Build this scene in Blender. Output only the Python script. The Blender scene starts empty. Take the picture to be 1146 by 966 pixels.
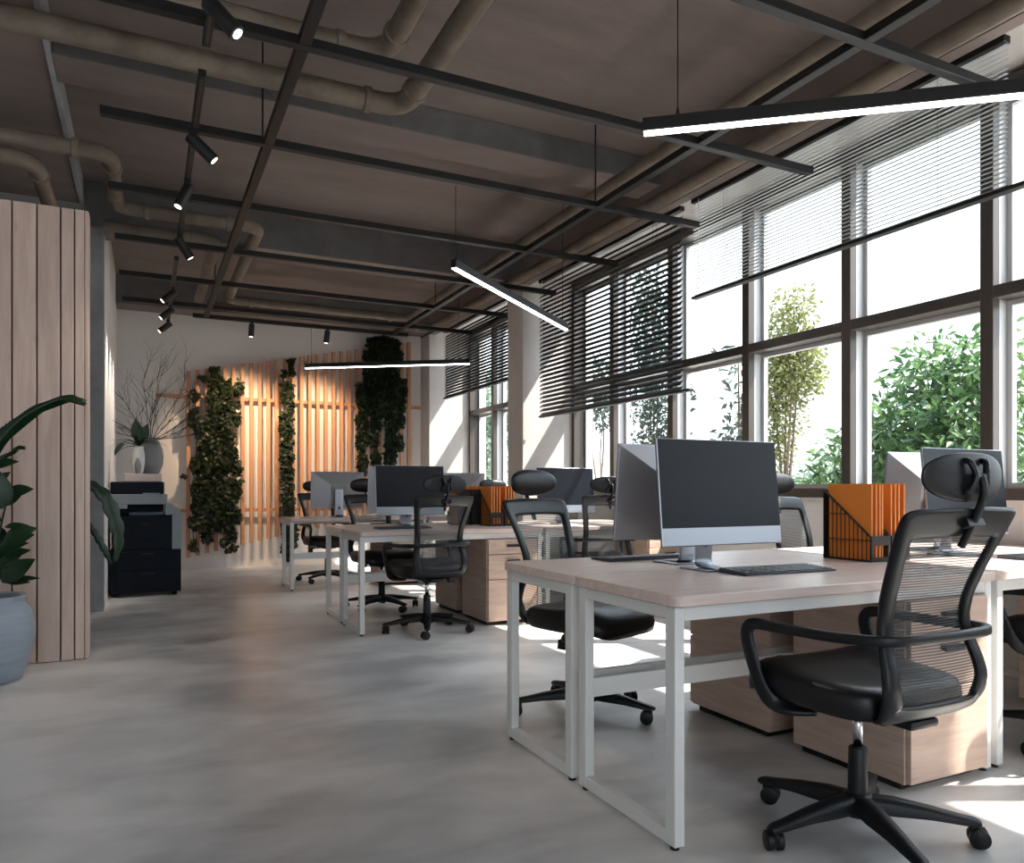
import bpy, bmesh, math, random
from mathutils import Vector, Matrix
PI = math.pi
sc = bpy.context.scene
COL = sc.collection
rnd = random.Random(7)

# ------------------------------------------------------------------ camera
CAM_H = 1.06
FPX, CX, HY = 846.0, 573.0, 547.0
YAW = math.atan(411 / 846.0)
cy_, sy_ = math.cos(YAW), math.sin(YAW)
cam = bpy.data.cameras.new('camera'); camo = bpy.data.objects.new('camera', cam); COL.objects.link(camo)
camo.location = (0, 0, CAM_H); camo.rotation_euler = (PI/2, 0, -YAW)
cam.sensor_width = 36; cam.lens = FPX/1146*36; cam.shift_y = (HY-483)/1146; cam.clip_start = .05; cam.clip_end = 400
sc.camera = camo

# ------------------------------------------------------------------ helpers
def setp(o, label=None, cat=None, group=None, kind=None):
    if label: o['label'] = label
    if cat: o['category'] = cat
    if group: o['group'] = group
    if kind: o['kind'] = kind
    return o

def empty(name, loc=(0, 0, 0), rz=0.0):
    o = bpy.data.objects.new(name, None); COL.objects.link(o)
    o.location = loc; o.rotation_euler = (0, 0, rz); o.empty_display_size = .1
    return o

def thing(name, label, cat, loc=(0, 0, 0), rz=0.0, group=None):
    return setp(empty(name, loc, rz), label, cat, group, 'thing')

def link(name, me, m, parent=None, smooth=False):
    o = bpy.data.objects.new(name, me); COL.objects.link(o)
    if m: me.materials.append(m)
    if smooth:
        for p in me.polygons: p.use_smooth = True
    if parent: o.parent = parent
    return o

def build(name, bm, m, parent=None, smooth=False, auto=None):
    bmesh.ops.recalc_face_normals(bm, faces=bm.faces[:])
    me = bpy.data.meshes.new(name); bm.to_mesh(me); bm.free()
    o = link(name, me, m, parent, smooth)
    if auto is not None:
        for p in me.polygons: p.use_smooth = True
        me.set_sharp_from_angle(angle=math.radians(auto))
    return o

def pydata(name, V, Fc, m, parent=None, smooth=False):
    me = bpy.data.meshes.new(name); me.from_pydata(V, [], Fc); me.update()
    return link(name, me, m, parent, smooth)

def struct(o): o['kind'] = 'structure'; return o

def dup(root, loc, rz=0.0, label=None, group=None):
    def cp(o, par):
        c = o.copy(); COL.objects.link(c)
        if par is not None: c.parent = par
        for ch in list(o.children): cp(ch, c)
        return c
    r = cp(root, None); r.location = loc; r.rotation_euler = (0, 0, rz)
    if label: r['label'] = label
    if group: r['group'] = group
    return r

def NB(): return bmesh.new()

def box(bm, a, b, bev=0.0, seg=2):
    x0, y0, z0 = a; x1, y1, z1 = b
    vs = [bm.verts.new(p) for p in ((x0,y0,z0),(x1,y0,z0),(x1,y1,z0),(x0,y1,z0),(x0,y0,z1),(x1,y0,z1),(x1,y1,z1),(x0,y1,z1))]
    fs = [bm.faces.new([vs[i] for i in f]) for f in ((0,3,2,1),(4,5,6,7),(0,1,5,4),(1,2,6,5),(2,3,7,6),(3,0,4,7))]
    if bev > 0:
        es = list({e for f in fs for e in f.edges})
        bmesh.ops.bevel(bm, geom=es, offset=bev, segments=seg, affect='EDGES', profile=.5)

def obox(bm, c, ax, ay, az, hx, hy, hz):
    c = Vector(c); ax, ay, az = Vector(ax), Vector(ay), Vector(az)
    vs = [bm.verts.new(c + ax*hx*i + ay*hy*j + az*hz*k) for k in (-1, 1) for i, j in ((-1,-1),(1,-1),(1,1),(-1,1))]
    for f in ((0,3,2,1),(4,5,6,7),(0,1,5,4),(1,2,6,5),(2,3,7,6),(3,0,4,7)): bm.faces.new([vs[i] for i in f])

def ring_loft(bm, rings, cap=True, closed=False):
    R = [[bm.verts.new(p) for p in r] for r in rings]
    n = len(R[0])
    m = len(R) if closed else len(R)-1
    for i in range(m):
        A, B = R[i], R[(i+1) % len(R)]
        for j in range(n):
            bm.faces.new((A[j], A[(j+1) % n], B[(j+1) % n], B[j]))
    if cap and not closed:
        bm.faces.new(R[0][::-1]); bm.faces.new(R[-1])

def frames(pts, closed=False):
    P = [Vector(p) for p in pts]; n = len(P); T = []
    for i in range(n):
        if closed: t = P[(i+1) % n]-P[i-1]
        else: t = P[min(i+1, n-1)]-P[max(i-1, 0)]
        T.append(t.normalized())
    return P, T

def tube(bm, pts, r, n=8, closed=False, cap=True):
    P, T = frames(pts, closed)
    ref = Vector((0, 0, 1)) if abs(T[0].z) < .9 else Vector((1, 0, 0))
    u = T[0].cross(ref).normalized(); rings = []
    for i in range(len(P)):
        u = (u - T[i]*u.dot(T[i])).normalized(); v = T[i].cross(u)
        rr = r[i] if isinstance(r, (list, tuple)) else r
        rings.append([P[i] + u*rr*math.cos(2*PI*k/n) + v*rr*math.sin(2*PI*k/n) for k in range(n)])
    ring_loft(bm, rings, cap, closed)

def band(bm, pts, nrm, hw, ht, n=10, cap=True):
    """sweep of a rounded strip: nrm = thickness direction per point, hw / ht half width / half thickness"""
    P, T = frames(pts); rings = []
    for i in range(len(P)):
        N = Vector(nrm[i]); N = (N - T[i]*N.dot(T[i])).normalized(); W = T[i].cross(N)
        a = hw[i] if isinstance(hw, (list, tuple)) else hw; b = ht[i] if isinstance(ht, (list, tuple)) else ht
        ring = []
        for k in range(n):
            c, s = math.cos(2*PI*k/n), math.sin(2*PI*k/n)
            ring.append(P[i] + W*a*math.copysign(abs(c)**.6, c) + N*b*math.copysign(abs(s)**.6, s))
        rings.append(ring)
    ring_loft(bm, rings, cap)

def lathe(bm, prof, n=24, c=(0, 0, 0)):
    rings = [[(c[0]+r*math.cos(2*PI*k/n), c[1]+r*math.sin(2*PI*k/n), c[2]+z) for k in range(n)] for r, z in prof]
    ring_loft(bm, rings, True)

def ring_lathe(bm, prof, n=24):
    rings = [[(r*math.cos(2*PI*k/n), r*math.sin(2*PI*k/n), z) for k in range(n)] for r, z in prof]
    ring_loft(bm, rings, False, True)

def cyl(bm, a, b, r, n=14, r2=None): tube(bm, [a, b], [r, r2 if r2 is not None else r], n)

def catmull(pts, k=6, closed=False):
    P = [Vector(p) for p in pts]; n = len(P); out = []
    rng = range(n) if closed else range(n-1)
    for i in rng:
        if closed: a, b, c, d = P[i-1], P[i], P[(i+1) % n], P[(i+2) % n]
        else: a, b, c, d = P[max(i-1, 0)], P[i], P[i+1], P[min(i+2, n-1)]
        for j in range(k):
            t = j/k
            out.append(.5*((2*b)+(c-a)*t+(2*a-5*b+4*c-d)*t*t+(3*b-a-3*c+d)*t**3))
    if not closed: out.append(P[-1])
    return out

def fillet(pts, rad, k=6):
    P = [Vector(p) for p in pts]; out = [P[0]]
    for i in range(1, len(P)-1):
        a, b, c = P[i-1], P[i], P[i+1]
        u = (a-b).normalized(); v = (c-b).normalized()
        p0, p1 = b+u*rad, b+v*rad
        for j in range(k+1):
            t = j/k; out.append(p0*(1-t)**2 + b*2*t*(1-t) + p1*t*t)
    out.append(P[-1]); return out

# ------------------------------------------------------------------ materials
def mat(name):
    m = bpy.data.materials.new(name); m.use_nodes = True
    nt = m.node_tree; return m, nt, nt.nodes, nt.links, nt.nodes['Principled BSDF']

def simple(name, col, rough=.5, metal=0.0, spec=.5, bump=0.0, bscale=200, coat=0.0):
    m, nt, N, L, b = mat(name)
    b.inputs['Base Color'].default_value = (*col, 1); b.inputs['Roughness'].default_value = rough
    b.inputs['Metallic'].default_value = metal; b.inputs['Specular IOR Level'].default_value = spec
    b.inputs['Coat Weight'].default_value = coat
    if bump:
        t = N.new('ShaderNodeTexCoord'); n = N.new('ShaderNodeTexNoise'); n.inputs['Scale'].default_value = bscale
        n.inputs['Detail'].default_value = 3
        L.new(t.outputs['Object'], n.inputs['Vector'])
        bp = N.new('ShaderNodeBump'); bp.inputs['Strength'].default_value = bump; bp.inputs['Distance'].default_value = .004
        L.new(n.outputs['Fac'], bp.inputs['Height']); L.new(bp.outputs['Normal'], b.inputs['Normal'])
    return m

def ramp(N, stops):
    r = N.new('ShaderNodeValToRGB'); e = r.color_ramp.elements
    while len(e) < len(stops): e.new(.5)
    for i, (p, c) in enumerate(stops):
        e[i].position = p; e[i].color = (*c, 1) if len(c) == 3 else c
    return r

def concrete(name, dark, light, s1=.5, s2=6.0, rough=(.6, .8), bump=.15, streak=None, spec=.4):
    m, nt, N, L, b = mat(name)
    t = N.new('ShaderNodeTexCoord'); vec = t.outputs['Object']
    if streak:
        mp = N.new('ShaderNodeMapping'); mp.inputs['Scale'].default_value = streak
        L.new(vec, mp.inputs['Vector']); vec = mp.outputs['Vector']
    n1 = N.new('ShaderNodeTexNoise'); n1.inputs['Scale'].default_value = s1; n1.inputs['Detail'].default_value = 6; n1.inputs['Roughness'].default_value = .6
    n1.inputs['Distortion'].default_value = .6
    n2 = N.new('ShaderNodeTexNoise'); n2.inputs['Scale'].default_value = s2; n2.inputs['Detail'].default_value = 8; n2.inputs['Roughness'].default_value = .65
    L.new(vec, n1.inputs['Vector']); L.new(vec, n2.inputs['Vector'])
    mx = N.new('ShaderNodeMix'); mx.data_type = 'FLOAT'; mx.inputs[0].default_value = .4
    L.new(n1.outputs['Fac'], mx.inputs[2]); L.new(n2.outputs['Fac'], mx.inputs[3])
    r = ramp(N, [(.33, dark), (.67, light)]); L.new(mx.outputs[0], r.inputs['Fac']); L.new(r.outputs['Color'], b.inputs['Base Color'])
    rr = N.new('ShaderNodeMapRange'); rr.inputs[1].default_value = .3; rr.inputs[2].default_value = .7
    rr.inputs[3].default_value = rough[0]; rr.inputs[4].default_value = rough[1]
    L.new(mx.outputs[0], rr.inputs[0]); L.new(rr.outputs[0], b.inputs['Roughness'])
    b.inputs['Specular IOR Level'].default_value = spec
    if bump:
        bp = N.new('ShaderNodeBump'); bp.inputs['Strength'].default_value = bump; bp.inputs['Distance'].default_value = .01
        L.new(n2.outputs['Fac'], bp.inputs['Height']); L.new(bp.outputs['Normal'], b.inputs['Normal'])
    return m

def wood(name, dark, light, scale=(1, 1, 1), rough=.5, island=0.0, gs=6.0, knots=False):
    m, nt, N, L, b = mat(name)
    t = N.new('ShaderNodeTexCoord'); mp = N.new('ShaderNodeMapping'); mp.inputs['Scale'].default_value = scale
    L.new(t.outputs['Object'], mp.inputs['Vector'])
    vec = mp.outputs['Vector']
    g = N.new('ShaderNodeNewGeometry')
    if island:
        ad = N.new('ShaderNodeVectorMath'); ad.operation = 'ADD'
        cmb = N.new('ShaderNodeVectorMath'); cmb.operation = 'SCALE'; cmb.inputs[3].default_value = 37.0
        cx = N.new('ShaderNodeCombineXYZ')
        for i in range(3): L.new(g.outputs['Random Per Island'], cx.inputs[i])
        L.new(cx.outputs[0], cmb.inputs[0]); L.new(vec, ad.inputs[0]); L.new(cmb.outputs[0], ad.inputs[1]); vec = ad.outputs[0]
    n = N.new('ShaderNodeTexNoise'); n.inputs['Scale'].default_value = gs; n.inputs['Detail'].default_value = 6; n.inputs['Roughness'].default_value = .6
    n.inputs['Distortion'].default_value = .8
    L.new(vec, n.inputs['Vector'])
    r = ramp(N, [(.3, dark), (.7, light)]); L.new(n.outputs['Fac'], r.inputs['Fac'])
    out = r.outputs['Color']
    if island:
        hs = N.new('ShaderNodeHueSaturation'); mr = N.new('ShaderNodeMapRange'); mr.inputs[3].default_value = 1-island; mr.inputs[4].default_value = 1+island
        L.new(g.outputs['Random Per Island'], mr.inputs[0]); L.new(mr.outputs[0], hs.inputs['Value']); L.new(out, hs.inputs['Color']); out = hs.outputs['Color']
    if knots:
        v = N.new('ShaderNodeTexVoronoi'); v.inputs['Scale'].default_value = 1.0
        mp2 = N.new('ShaderNodeMapping'); mp2.inputs['Scale'].default_value = (6, 6, 2.6); L.new(t.outputs['Object'], mp2.inputs['Vector']); L.new(mp2.outputs[0], v.inputs['Vector'])
        kr = ramp(N, [(.0, (.35, .22, .15)), (.13, (1, 1, 1))]); L.new(v.outputs['Distance'], kr.inputs['Fac'])
        mm = N.new('ShaderNodeMix'); mm.data_type = 'RGBA'; mm.blend_type = 'MULTIPLY'; mm.inputs[0].default_value = .35
        L.new(out, mm.inputs[6]); L.new(kr.outputs['Color'], mm.inputs[7]); out = mm.outputs[2]
    L.new(out, b.inputs['Base Color']); b.inputs['Roughness'].default_value = rough
    b.inputs['Specular IOR Level'].default_value = .45
    return m

def emit(name, col, s):
    m, nt, N, L, b = mat(name)
    b.inputs['Base Color'].default_value = (0.8, .8, .8, 1); b.inputs['Emission Color'].default_value = (*col, 1); b.inputs['Emission Strength'].default_value = s
    return m

def leafmat(name, a, bcol, trans=.35, rough=.45):
    m, nt, N, L, b = mat(name)
    g = N.new('ShaderNodeNewGeometry'); r = ramp(N, [(0, a), (1, bcol)]); L.new(g.outputs['Random Per Island'], r.inputs['Fac'])
    L.new(r.outputs['Color'], b.inputs['Base Color']); b.inputs['Roughness'].default_value = rough
    tr = N.new('ShaderNodeBsdfTranslucent'); L.new(r.outputs['Color'], tr.inputs['Color'])
    mx = N.new('ShaderNodeMixShader'); mx.inputs[0].default_value = trans
    L.new(b.outputs[0], mx.inputs[1]); L.new(tr.outputs[0], mx.inputs[2]); L.new(mx.outputs[0], N['Material Output'].inputs['Surface'])
    return m

def floor_mat():
    m, nt, N, L, b = mat('polished_concrete')
    t = N.new('ShaderNodeTexCoord')
    def noise(scale, det, dist, st=(1, 1, 1), rough=.6):
        mp = N.new('ShaderNodeMapping'); mp.inputs['Scale'].default_value = st; mp.inputs['Rotation'].default_value = (0, 0, .5); mp.inputs['Location'].default_value = (3.3, 1.7, .37)
        L.new(t.outputs['Object'], mp.inputs['Vector'])
        n = N.new('ShaderNodeTexNoise'); n.inputs['Scale'].default_value = scale; n.inputs['Detail'].default_value = det; n.inputs['Distortion'].default_value = dist; n.inputs['Roughness'].default_value = rough
        L.new(mp.outputs[0], n.inputs['Vector']); return n.outputs['Fac']
    def mixf(a, c, f):
        x = N.new('ShaderNodeMix'); x.data_type = 'FLOAT'; x.inputs[0].default_value = f; L.new(a, x.inputs[2]); L.new(c, x.inputs[3]); return x.outputs[0]
    big = noise(.9, 3, .15, (1, .6, 1), .5); med = noise(2.4, 4, .3, (.6, 1.2, 1), .55)
    v = mixf(big, med, .45)
    r = ramp(N, [(.40, (.37, .37, .372)), (.50, (.60, .585, .57)), (.60, (.79, .765, .745))]); L.new(v, r.inputs['Fac'])
    L.new(r.outputs['Color'], b.inputs['Base Color'])
    mr = N.new('ShaderNodeMapRange'); mr.inputs[1].default_value = .35; mr.inputs[2].default_value = .65; mr.inputs[3].default_value = .30; mr.inputs[4].default_value = .44
    L.new(med, mr.inputs[0]); L.new(mr.outputs[0], b.inputs['Roughness']); b.inputs['Specular IOR Level'].default_value = .5
    return m
M = {}
M['floor'] = floor_mat()
M['ceil'] = concrete('raw_concrete', (.12, .096, .088), (.235, .192, .176), .45, 4.0, (.75, .9), .25, streak=(.35, 1.0, 1.0))
M['beam'] = concrete('beam_concrete', (.085, .084, .086), (.17, .163, .162), 1.2, 7.0, (.75, .9), .3)
M['pier'] = concrete('grey_concrete', (.25, .255, .265), (.40, .405, .41), .9, 8.0, (.7, .85), .15)
M['column'] = concrete('light_concrete', (.44, .405, .38), (.55, .52, .495), 1.0, 9.0, (.7, .85), .08)
M['white'] = simple('white_plaster', (.72, .70, .69), .85, bump=.05, bscale=300)
M['spandrel'] = concrete('spandrel_concrete', (.38, .35, .33), (.52, .49, .47), 1.0, 9.0, (.7, .85), .1)
M['desk'] = wood('desk_wood', (.55, .43, .385), (.68, .56, .515), (.6, 5, 5), .34, 0, 5.0)
M['ped'] = wood('drawer_wood', (.42, .30, .24), (.56, .42, .345), (.8, .8, 7), .5, 0, 4.0)
M['pine'] = wood('pine_board', (.55, .405, .335), (.70, .545, .475), (9, 9, .7), .6, .06, 3.0, True)
M['slat'] = wood('slat_timber', (.42, .205, .11), (.54, .285, .165), (14, 14, 1), .6, 0, 2.0)
M['gap'] = simple('dark_backing', (.07, .045, .035), .8)
M['metalw'] = simple('white_powder_coat', (.66, .66, .65), .4)
M['black'] = simple('black_steel', (.010, .010, .011), .5, 0, .35)
M['blackp'] = simple('black_plastic', (.006, .0065, .008), .44, 0, .3, bump=.05, bscale=600)
M['armp'] = simple('satin_black_polymer', (.008, .009, .011), .36, 0, .3)
M['leather'] = simple('black_seat_upholstery', (.006, .006, .007), .36, 0, .36, bump=.04, bscale=500)
M['chrome'] = simple('chrome', (.7, .7, .72), .15, 1)
M['alu'] = simple('brushed_aluminium', (.36, .38, .42), .36, 1)
M['aluback'] = simple('silver_back', (.30, .295, .31), .36, .7)
M['screen'] = simple('black_glass', (.0045, .006, .010), .30, 0, .22)
M['keys'] = simple('dark_keys', (.035, .042, .055), .45)
M['orange'] = simple('orange_card', (.74, .235, .04), .6, spec=.25)
M['wire'] = simple('black_wire', (.014, .012, .013), .5, 0, .35)
M['frame'] = simple('bronze_aluminium', (.075, .063, .056), .38, .3)
M['blindd'] = simple('dark_blind_slat', (.004, .006, .009), .45, 0, .25)
M['blindl'] = simple('pale_blind_slat', (.30, .32, .34), .35)
M['pot'] = concrete('blue_grey_ceramic', (.22, .26, .31), (.34, .385, .44), 2.0, 14.0, (.35, .5), .05, streak=(.5, .5, 6))
M['soil'] = simple('soil', (.04, .028, .02), .95, bump=.6, bscale=60)
M['leafd'] = leafmat('dark_leaf', (.006, .024, .010), (.016, .048, .018), .2, .35)
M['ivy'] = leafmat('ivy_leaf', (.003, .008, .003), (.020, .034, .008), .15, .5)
M['leafo'] = leafmat('olive_leaf', (.085, .10, .028), (.20, .205, .07), .45)
M['leafg'] = leafmat('green_leaf', (.018, .055, .022), (.11, .19, .065), .45)
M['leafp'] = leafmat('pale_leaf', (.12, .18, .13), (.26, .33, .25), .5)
M['leafk'] = leafmat('grey_green_leaf', (.010, .020, .014), (.045, .065, .045), .4)  # dark grey-green foliage, tone varied leaf by leaf
M['bark'] = simple('bark', (.10, .075, .055), .9, bump=.5, bscale=40)
M['twig'] = simple('dry_twig', (.022, .015, .012), .8)
M['copd'] = simple('navy_black_plastic', (.005, .0085, .015), .55, 0, .15)
M['copb'] = simple('blue_plastic', (.018, .032, .06), .4)
M['copg'] = simple('grey_plastic', (.27, .30, .33), .5, 0, .3)
M['vaseg'] = simple('grey_stoneware', (.25, .25, .26), .6, bump=.3, bscale=60)
M['vasew'] = simple('white_porcelain', (.75, .75, .74), .15)
M['vased'] = simple('dark_glaze', (.10, .095, .09), .2)
M['led'] = emit('led_diffuser', (1, .97, .93), 3.2)
M['lens'] = emit('spot_lens', (1, .95, .88), 2.0)
M['ground'] = concrete('pale_paving', (.34, .33, .31), (.46, .45, .43), .6, 6, (.8, .9), .1)
M['peach'] = simple('peach_card', (.80, .47, .20), .7)
M['paper'] = simple('white_paper', (.75, .74, .73), .7)

def pipe_mat():
    m = concrete('aged_pipe', (.085, .068, .052), (.22, .18, .14), 2.2, 9.0, (.55, .75), .25)
    return m
M['pipe'] = pipe_mat()

def glass_mat():
    m, nt, N, L, b = mat('window_glass')
    N.remove(b)
    t = N.new('ShaderNodeBsdfTransparent'); t.inputs[0].default_value = (.97, .985, .99, 1)
    g = N.new('ShaderNodeBsdfGlossy'); g.inputs['Roughness'].default_value = .02
    lw = N.new('ShaderNodeLayerWeight'); lw.inputs['Blend'].default_value = .5
    pw = N.new('ShaderNodeMath'); pw.operation = 'POWER'; pw.inputs[1].default_value = 5.0; L.new(lw.outputs['Facing'], pw.inputs[0])
    f = N.new('ShaderNodeMath'); f.operation = 'MULTIPLY_ADD'; f.inputs[1].default_value = .6; f.inputs[2].default_value = .02; L.new(pw.outputs[0], f.inputs[0])
    mx = N.new('ShaderNodeMixShader'); L.new(f.outputs[0], mx.inputs[0]); L.new(t.outputs[0], mx.inputs[1]); L.new(g.outputs[0], mx.inputs[2])
    L.new(mx.outputs[0], N['Material Output'].inputs['Surface'])
    return m
M['glass'] = glass_mat()

def net_mat():
    # woven backrest: fine horizontal threads with open gaps between them
    m, nt, N, L, b = mat('woven_net')
    b.inputs['Base Color'].default_value = (.022, .025, .031, 1); b.inputs['Roughness'].default_value = .55
    t = N.new('ShaderNodeTexCoord')
    sep = N.new('ShaderNodeSeparateXYZ'); L.new(t.outputs['Object'], sep.inputs[0])
    mu = N.new('ShaderNodeMath'); mu.operation = 'MULTIPLY'; mu.inputs[1].default_value = 2*PI/.0074; L.new(sep.outputs['Z'], mu.inputs[0])
    si = N.new('ShaderNodeMath'); si.operation = 'SINE'; L.new(mu.outputs[0], si.inputs[0])
    mr = N.new('ShaderNodeMapRange'); mr.inputs[1].default_value = -.5; mr.inputs[2].default_value = .5; mr.inputs[3].default_value = .34; mr.inputs[4].default_value = .84
    L.new(si.outputs[0], mr.inputs[0])
    tr = N.new('ShaderNodeBsdfTransparent')
    mx = N.new('ShaderNodeMixShader'); L.new(mr.outputs[0], mx.inputs[0]); L.new(tr.outputs[0], mx.inputs[1]); L.new(b.outputs[0], mx.inputs[2])
    L.new(mx.outputs[0], N['Material Output'].inputs['Surface'])
    return m
M['net'] = net_mat()

# ------------------------------------------------------------------ room shell
XW = 4.34          # inner face of the window frames
ZC = 3.69          # slab soffit
YB = 10.80         # back wall
def sbox(name, a, b, m, bev=0): bm = NB(); box(bm, a, b, bev); return struct(build(name, bm, m))

XL, YF = -3.2, -3.0
sbox('floor', (XL-.3, YF-.3, -.12), (4.62, YB+.3, 0), M['floor'])
sbox('ceiling', (XL-.3, YF-.3, ZC), (4.62, YB+.3, ZC+.25), M['ceil'])
sbox('wall_back', (XL-.3, YB, 0), (4.62, YB+.25, ZC), M['white'])
sbox('wall_left', (-.62, 7.60, 0), (-.32, YB, ZC), M['white'])
sbox('wall_pier', (XL, 7.43, 0), (-.32, 7.60, ZC), M['pier'])
sbox('wall_side', (XL-.3, YF, 0), (XL, 7.60, ZC), M['white'])
bm = NB()
for a, b in (((XL-.3, YF-.3, 0), (4.62, YF, .25)), ((XL-.3, YF-.3, 3.40), (4.62, YF, ZC)), ((XL-.3, YF-.3, .25), (XL+.3, YF, 3.40)), ((1.6, YF-.3, .25), (4.62, YF, 3.40))): box(bm, a, b)
struct(build('wall_front', bm, M['white']))
# window wall: sill wall, spandrel above the windows
sbox('wall_right', (4.42, YF, 0), (4.62, YB, .995), M['white'])
sbox('wall_spandrel', (4.42, YF, 3.372), (4.62, YB, ZC), M['spandrel'])
sbox('baseboard_back', (-.32, YB-.016, 0), (3.72, YB, .09), M['white'])
# columns (each carries the fin of wall that runs to the glass)
for y0 in (7.39, 10.41):
    bm = NB(); box(bm, (3.72, y0, 0), (4.62, min(y0+.38, YB), ZC), .004)
    struct(build('column', bm, M['column']))
# beams
sbox('ceiling_beam', (-.47, 4.92, 3.49), (3.72, 5.25, ZC), M['beam'], .008)
sbox('ceiling_beam', (-.45, 7.39, 3.31), (3.72, 7.77, ZC), M['beam'], .008)
sbox('ceiling_beam', (-.32, 10.41, 3.335), (3.72, 10.80, ZC), M['beam'], .008)
sbox('ceiling_beam', (3.72, YF, 3.30), (3.81, YB, ZC), M['ceil'], .004)
sbox('ceiling_beam', (3.81, YF, 3.40), (4.42, YB, ZC), M['spandrel'])
sbox('ceiling_beam', (XL, YF, 3.50), (-.50, 7.43, ZC), M['ceil'], .006)
sbox('ceiling_beam', (-.50, YF, 3.485), (-.47, 7.43, ZC), M['pier'], .002)
sbox('ceiling_beam', (-.47, 1.2, 3.49), (3.72, 1.53, ZC), M['beam'], .008)
for o in [o for o in COL.objects if o.name.startswith('ceiling_beam') and o.data.materials[0] == M['beam']]:
    o.data.materials.append(M['ceil'])
    for p in o.data.polygons:
        if p.normal.z < -.5: p.material_index = 1
# ground outside
sbox('ground', (4.62, -40, -.45), (90, 90, -.35), M['ground'])

# ------------------------------------------------------------------ windows
def window(name, y0, y1, mull):
    root = struct(empty(name, (XW, y0, 0)))
    L_ = y1-y0
    bm = NB()
    def bx(a, b): box(bm, a, b, .003, 1)
    # perimeter
    bx((0, 0, .995), (.20, L_, 1.065)); bx((0, 0, 3.302), (.20, L_, 3.372))
    bx((.0, 0, 2.145), (.20, L_, 2.217))
    for e in (0, L_-.05): bx((0, e, 1.065), (.20, e+.05, 3.302))
    fr = build('window_frame', bm, M['frame'], root)
    for ym in mull:
        bm = NB(); c = ym-y0
        box(bm, (-.003, c-.038, 1.063), (.06, c+.038, 3.302), .003, 1)
        mu = build('mullion', bm, M['frame'], root)
        bm = NB(); box(bm, (.06, c-.030, 1.065), (.20, c+.030, 3.302), .003, 1); build('outer_profile', bm, M['alug'], mu)
    # slim inner sashes and glass per bay
    ys = [y0+.05] + sorted(mull) + [y1-.05]
    for i in range(len(ys)-1):
        a = ys[i]-y0 + (.030 if i else 0); b = ys[i+1]-y0 - (.030 if i < len(ys)-2 else 0)
        bm = NB()
        for z0, z1 in ((1.065, 2.145), (2.217, 3.302)):
            for (p, q) in (((.14, a, z0), (.18, a+.03, z1)), ((.14, b-.03, z0), (.18, b, z1)), ((.14, a+.03, z0), (.18, b-.03, z0+.03)), ((.14, a+.03, z1-.03), (.18, b-.03, z1))):
                box(bm, p, q)
        build('sash', bm, M['alug'] if 'alug' in M else M['frame'], root)
        for z0, z1 in ((1.095, 2.115), (2.247, 3.272)):
            bm = NB(); box(bm, (.156, a+.03, z0), (.162, b-.03, z1)); build('pane', bm, M['glass'], root)
    return root
M['alug'] = simple('grey_aluminium', (.50, .51, .52), .45, .2)
P0 = 4.6425
window('window_1', 7.77, 10.41, [9.558, 8.59])
window('window_2', YF, 7.39, [P0 - .967*k for k in range(-2, 8)])

# unseen tall window, added behind the viewer for its frontal daylight
fw = struct(empty('added_window', (XL+.3, YF-.2, .25)))
bm = NB(); FW_ = 1.6-(XL+.3)
for k in range(6): x = (FW_-.07)*k/5; box(bm, (x, 0, 0), (x+.07, .16, 3.15))
for z in (0, 1.0, 3.08): box(bm, (0, .01, z), (FW_, .15, z+.07))
build('window_frame', bm, M['frame'], fw)
for k in range(5):
    bm = NB(); box(bm, ((FW_-.07)*k/5+.07, .08, .07), ((FW_-.07)*(k+1)/5, .086, 3.08)); build('pane', bm, M['glass'], fw)
# ------------------------------------------------------------------ blinds
def blind(label, y0, y1, zt, zb, pitch, depth, ang, m, rail, ry):
    t = thing('venetian_blind', label, 'blind', (3.90, y0, zb))
    H = zt-zb; L_ = y1-y0
    bm = NB(); box(bm, (-.028, 0, H-.04), (.028, L_, H), .003, 1); build('headrail', bm, rail, t)
    bm = NB(); n = int((H-.06)/pitch); ca, sa = math.cos(ang), math.sin(ang)
    for i in range(n):
        z = .035+pitch*i
        # curved slat: three strips, outer edge higher
        pr = [(-depth/2, -.0), (-depth/6, .0018), (depth/6, .0018), (depth/2, 0)]
        top = [(x*ca-w*sa, x*sa+w*ca) for x, w in pr]; bot = [(x*ca-(w-.0012)*sa, x*sa+(w-.0012)*ca) for x, w in pr]
        prof = top+bot[::-1]
        A = [bm.verts.new((x, 0.0, z+w)) for x, w in prof]; B = [bm.verts.new((x, L_, z+w)) for x, w in prof]
        k = len(prof)
        for j in range(k): bm.faces.new((A[j], A[(j+1) % k], B[(j+1) % k], B[j]))
        bm.faces.new(A); bm.faces.new(B[::-1])
    build('slats', bm, m, t)
    bm = NB(); box(bm, (-.028, ry[0], 0), (.028, L_+ry[1], .022), .004, 1); build('bottom_rail', bm, rail, t)
    for f in (.15, .85):
        bm = NB()
        for dx in (-depth*.52*ca-.001, depth*.52*ca+.001): cyl(bm, (dx, L_*f, .02), (dx, L_*f, H-.03), .0011, 5)
        build('ladder_cord', bm, rail, t)
    bm = NB(); cyl(bm, (-.034, L_-.1, .05), (-.034, L_-.1, H-.03), .0018, 6); build('pull_cord', bm, M['paper'], t)
    return t
blind('dark venetian blind nearly shut beside the far corner column', 7.84, 10.24, 3.345, 2.35, .039, .046, math.radians(58), M['blindd'], M['blindd'], (0, 0))
blind('dark half-shut venetian blind hanging lowest, over the middle windows', 4.89, 7.31, 3.345, 1.835, .046, .052, math.radians(50), M['blindd'], M['black'], (-.12, 0))
blind('pale fine-slatted open venetian blind with dark bottom rail above the near windows', 2.33, 4.745, 3.345, 2.55, .0245, .026, math.radians(6), M['blindl'], M['black'], (-.12, 0))

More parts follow.
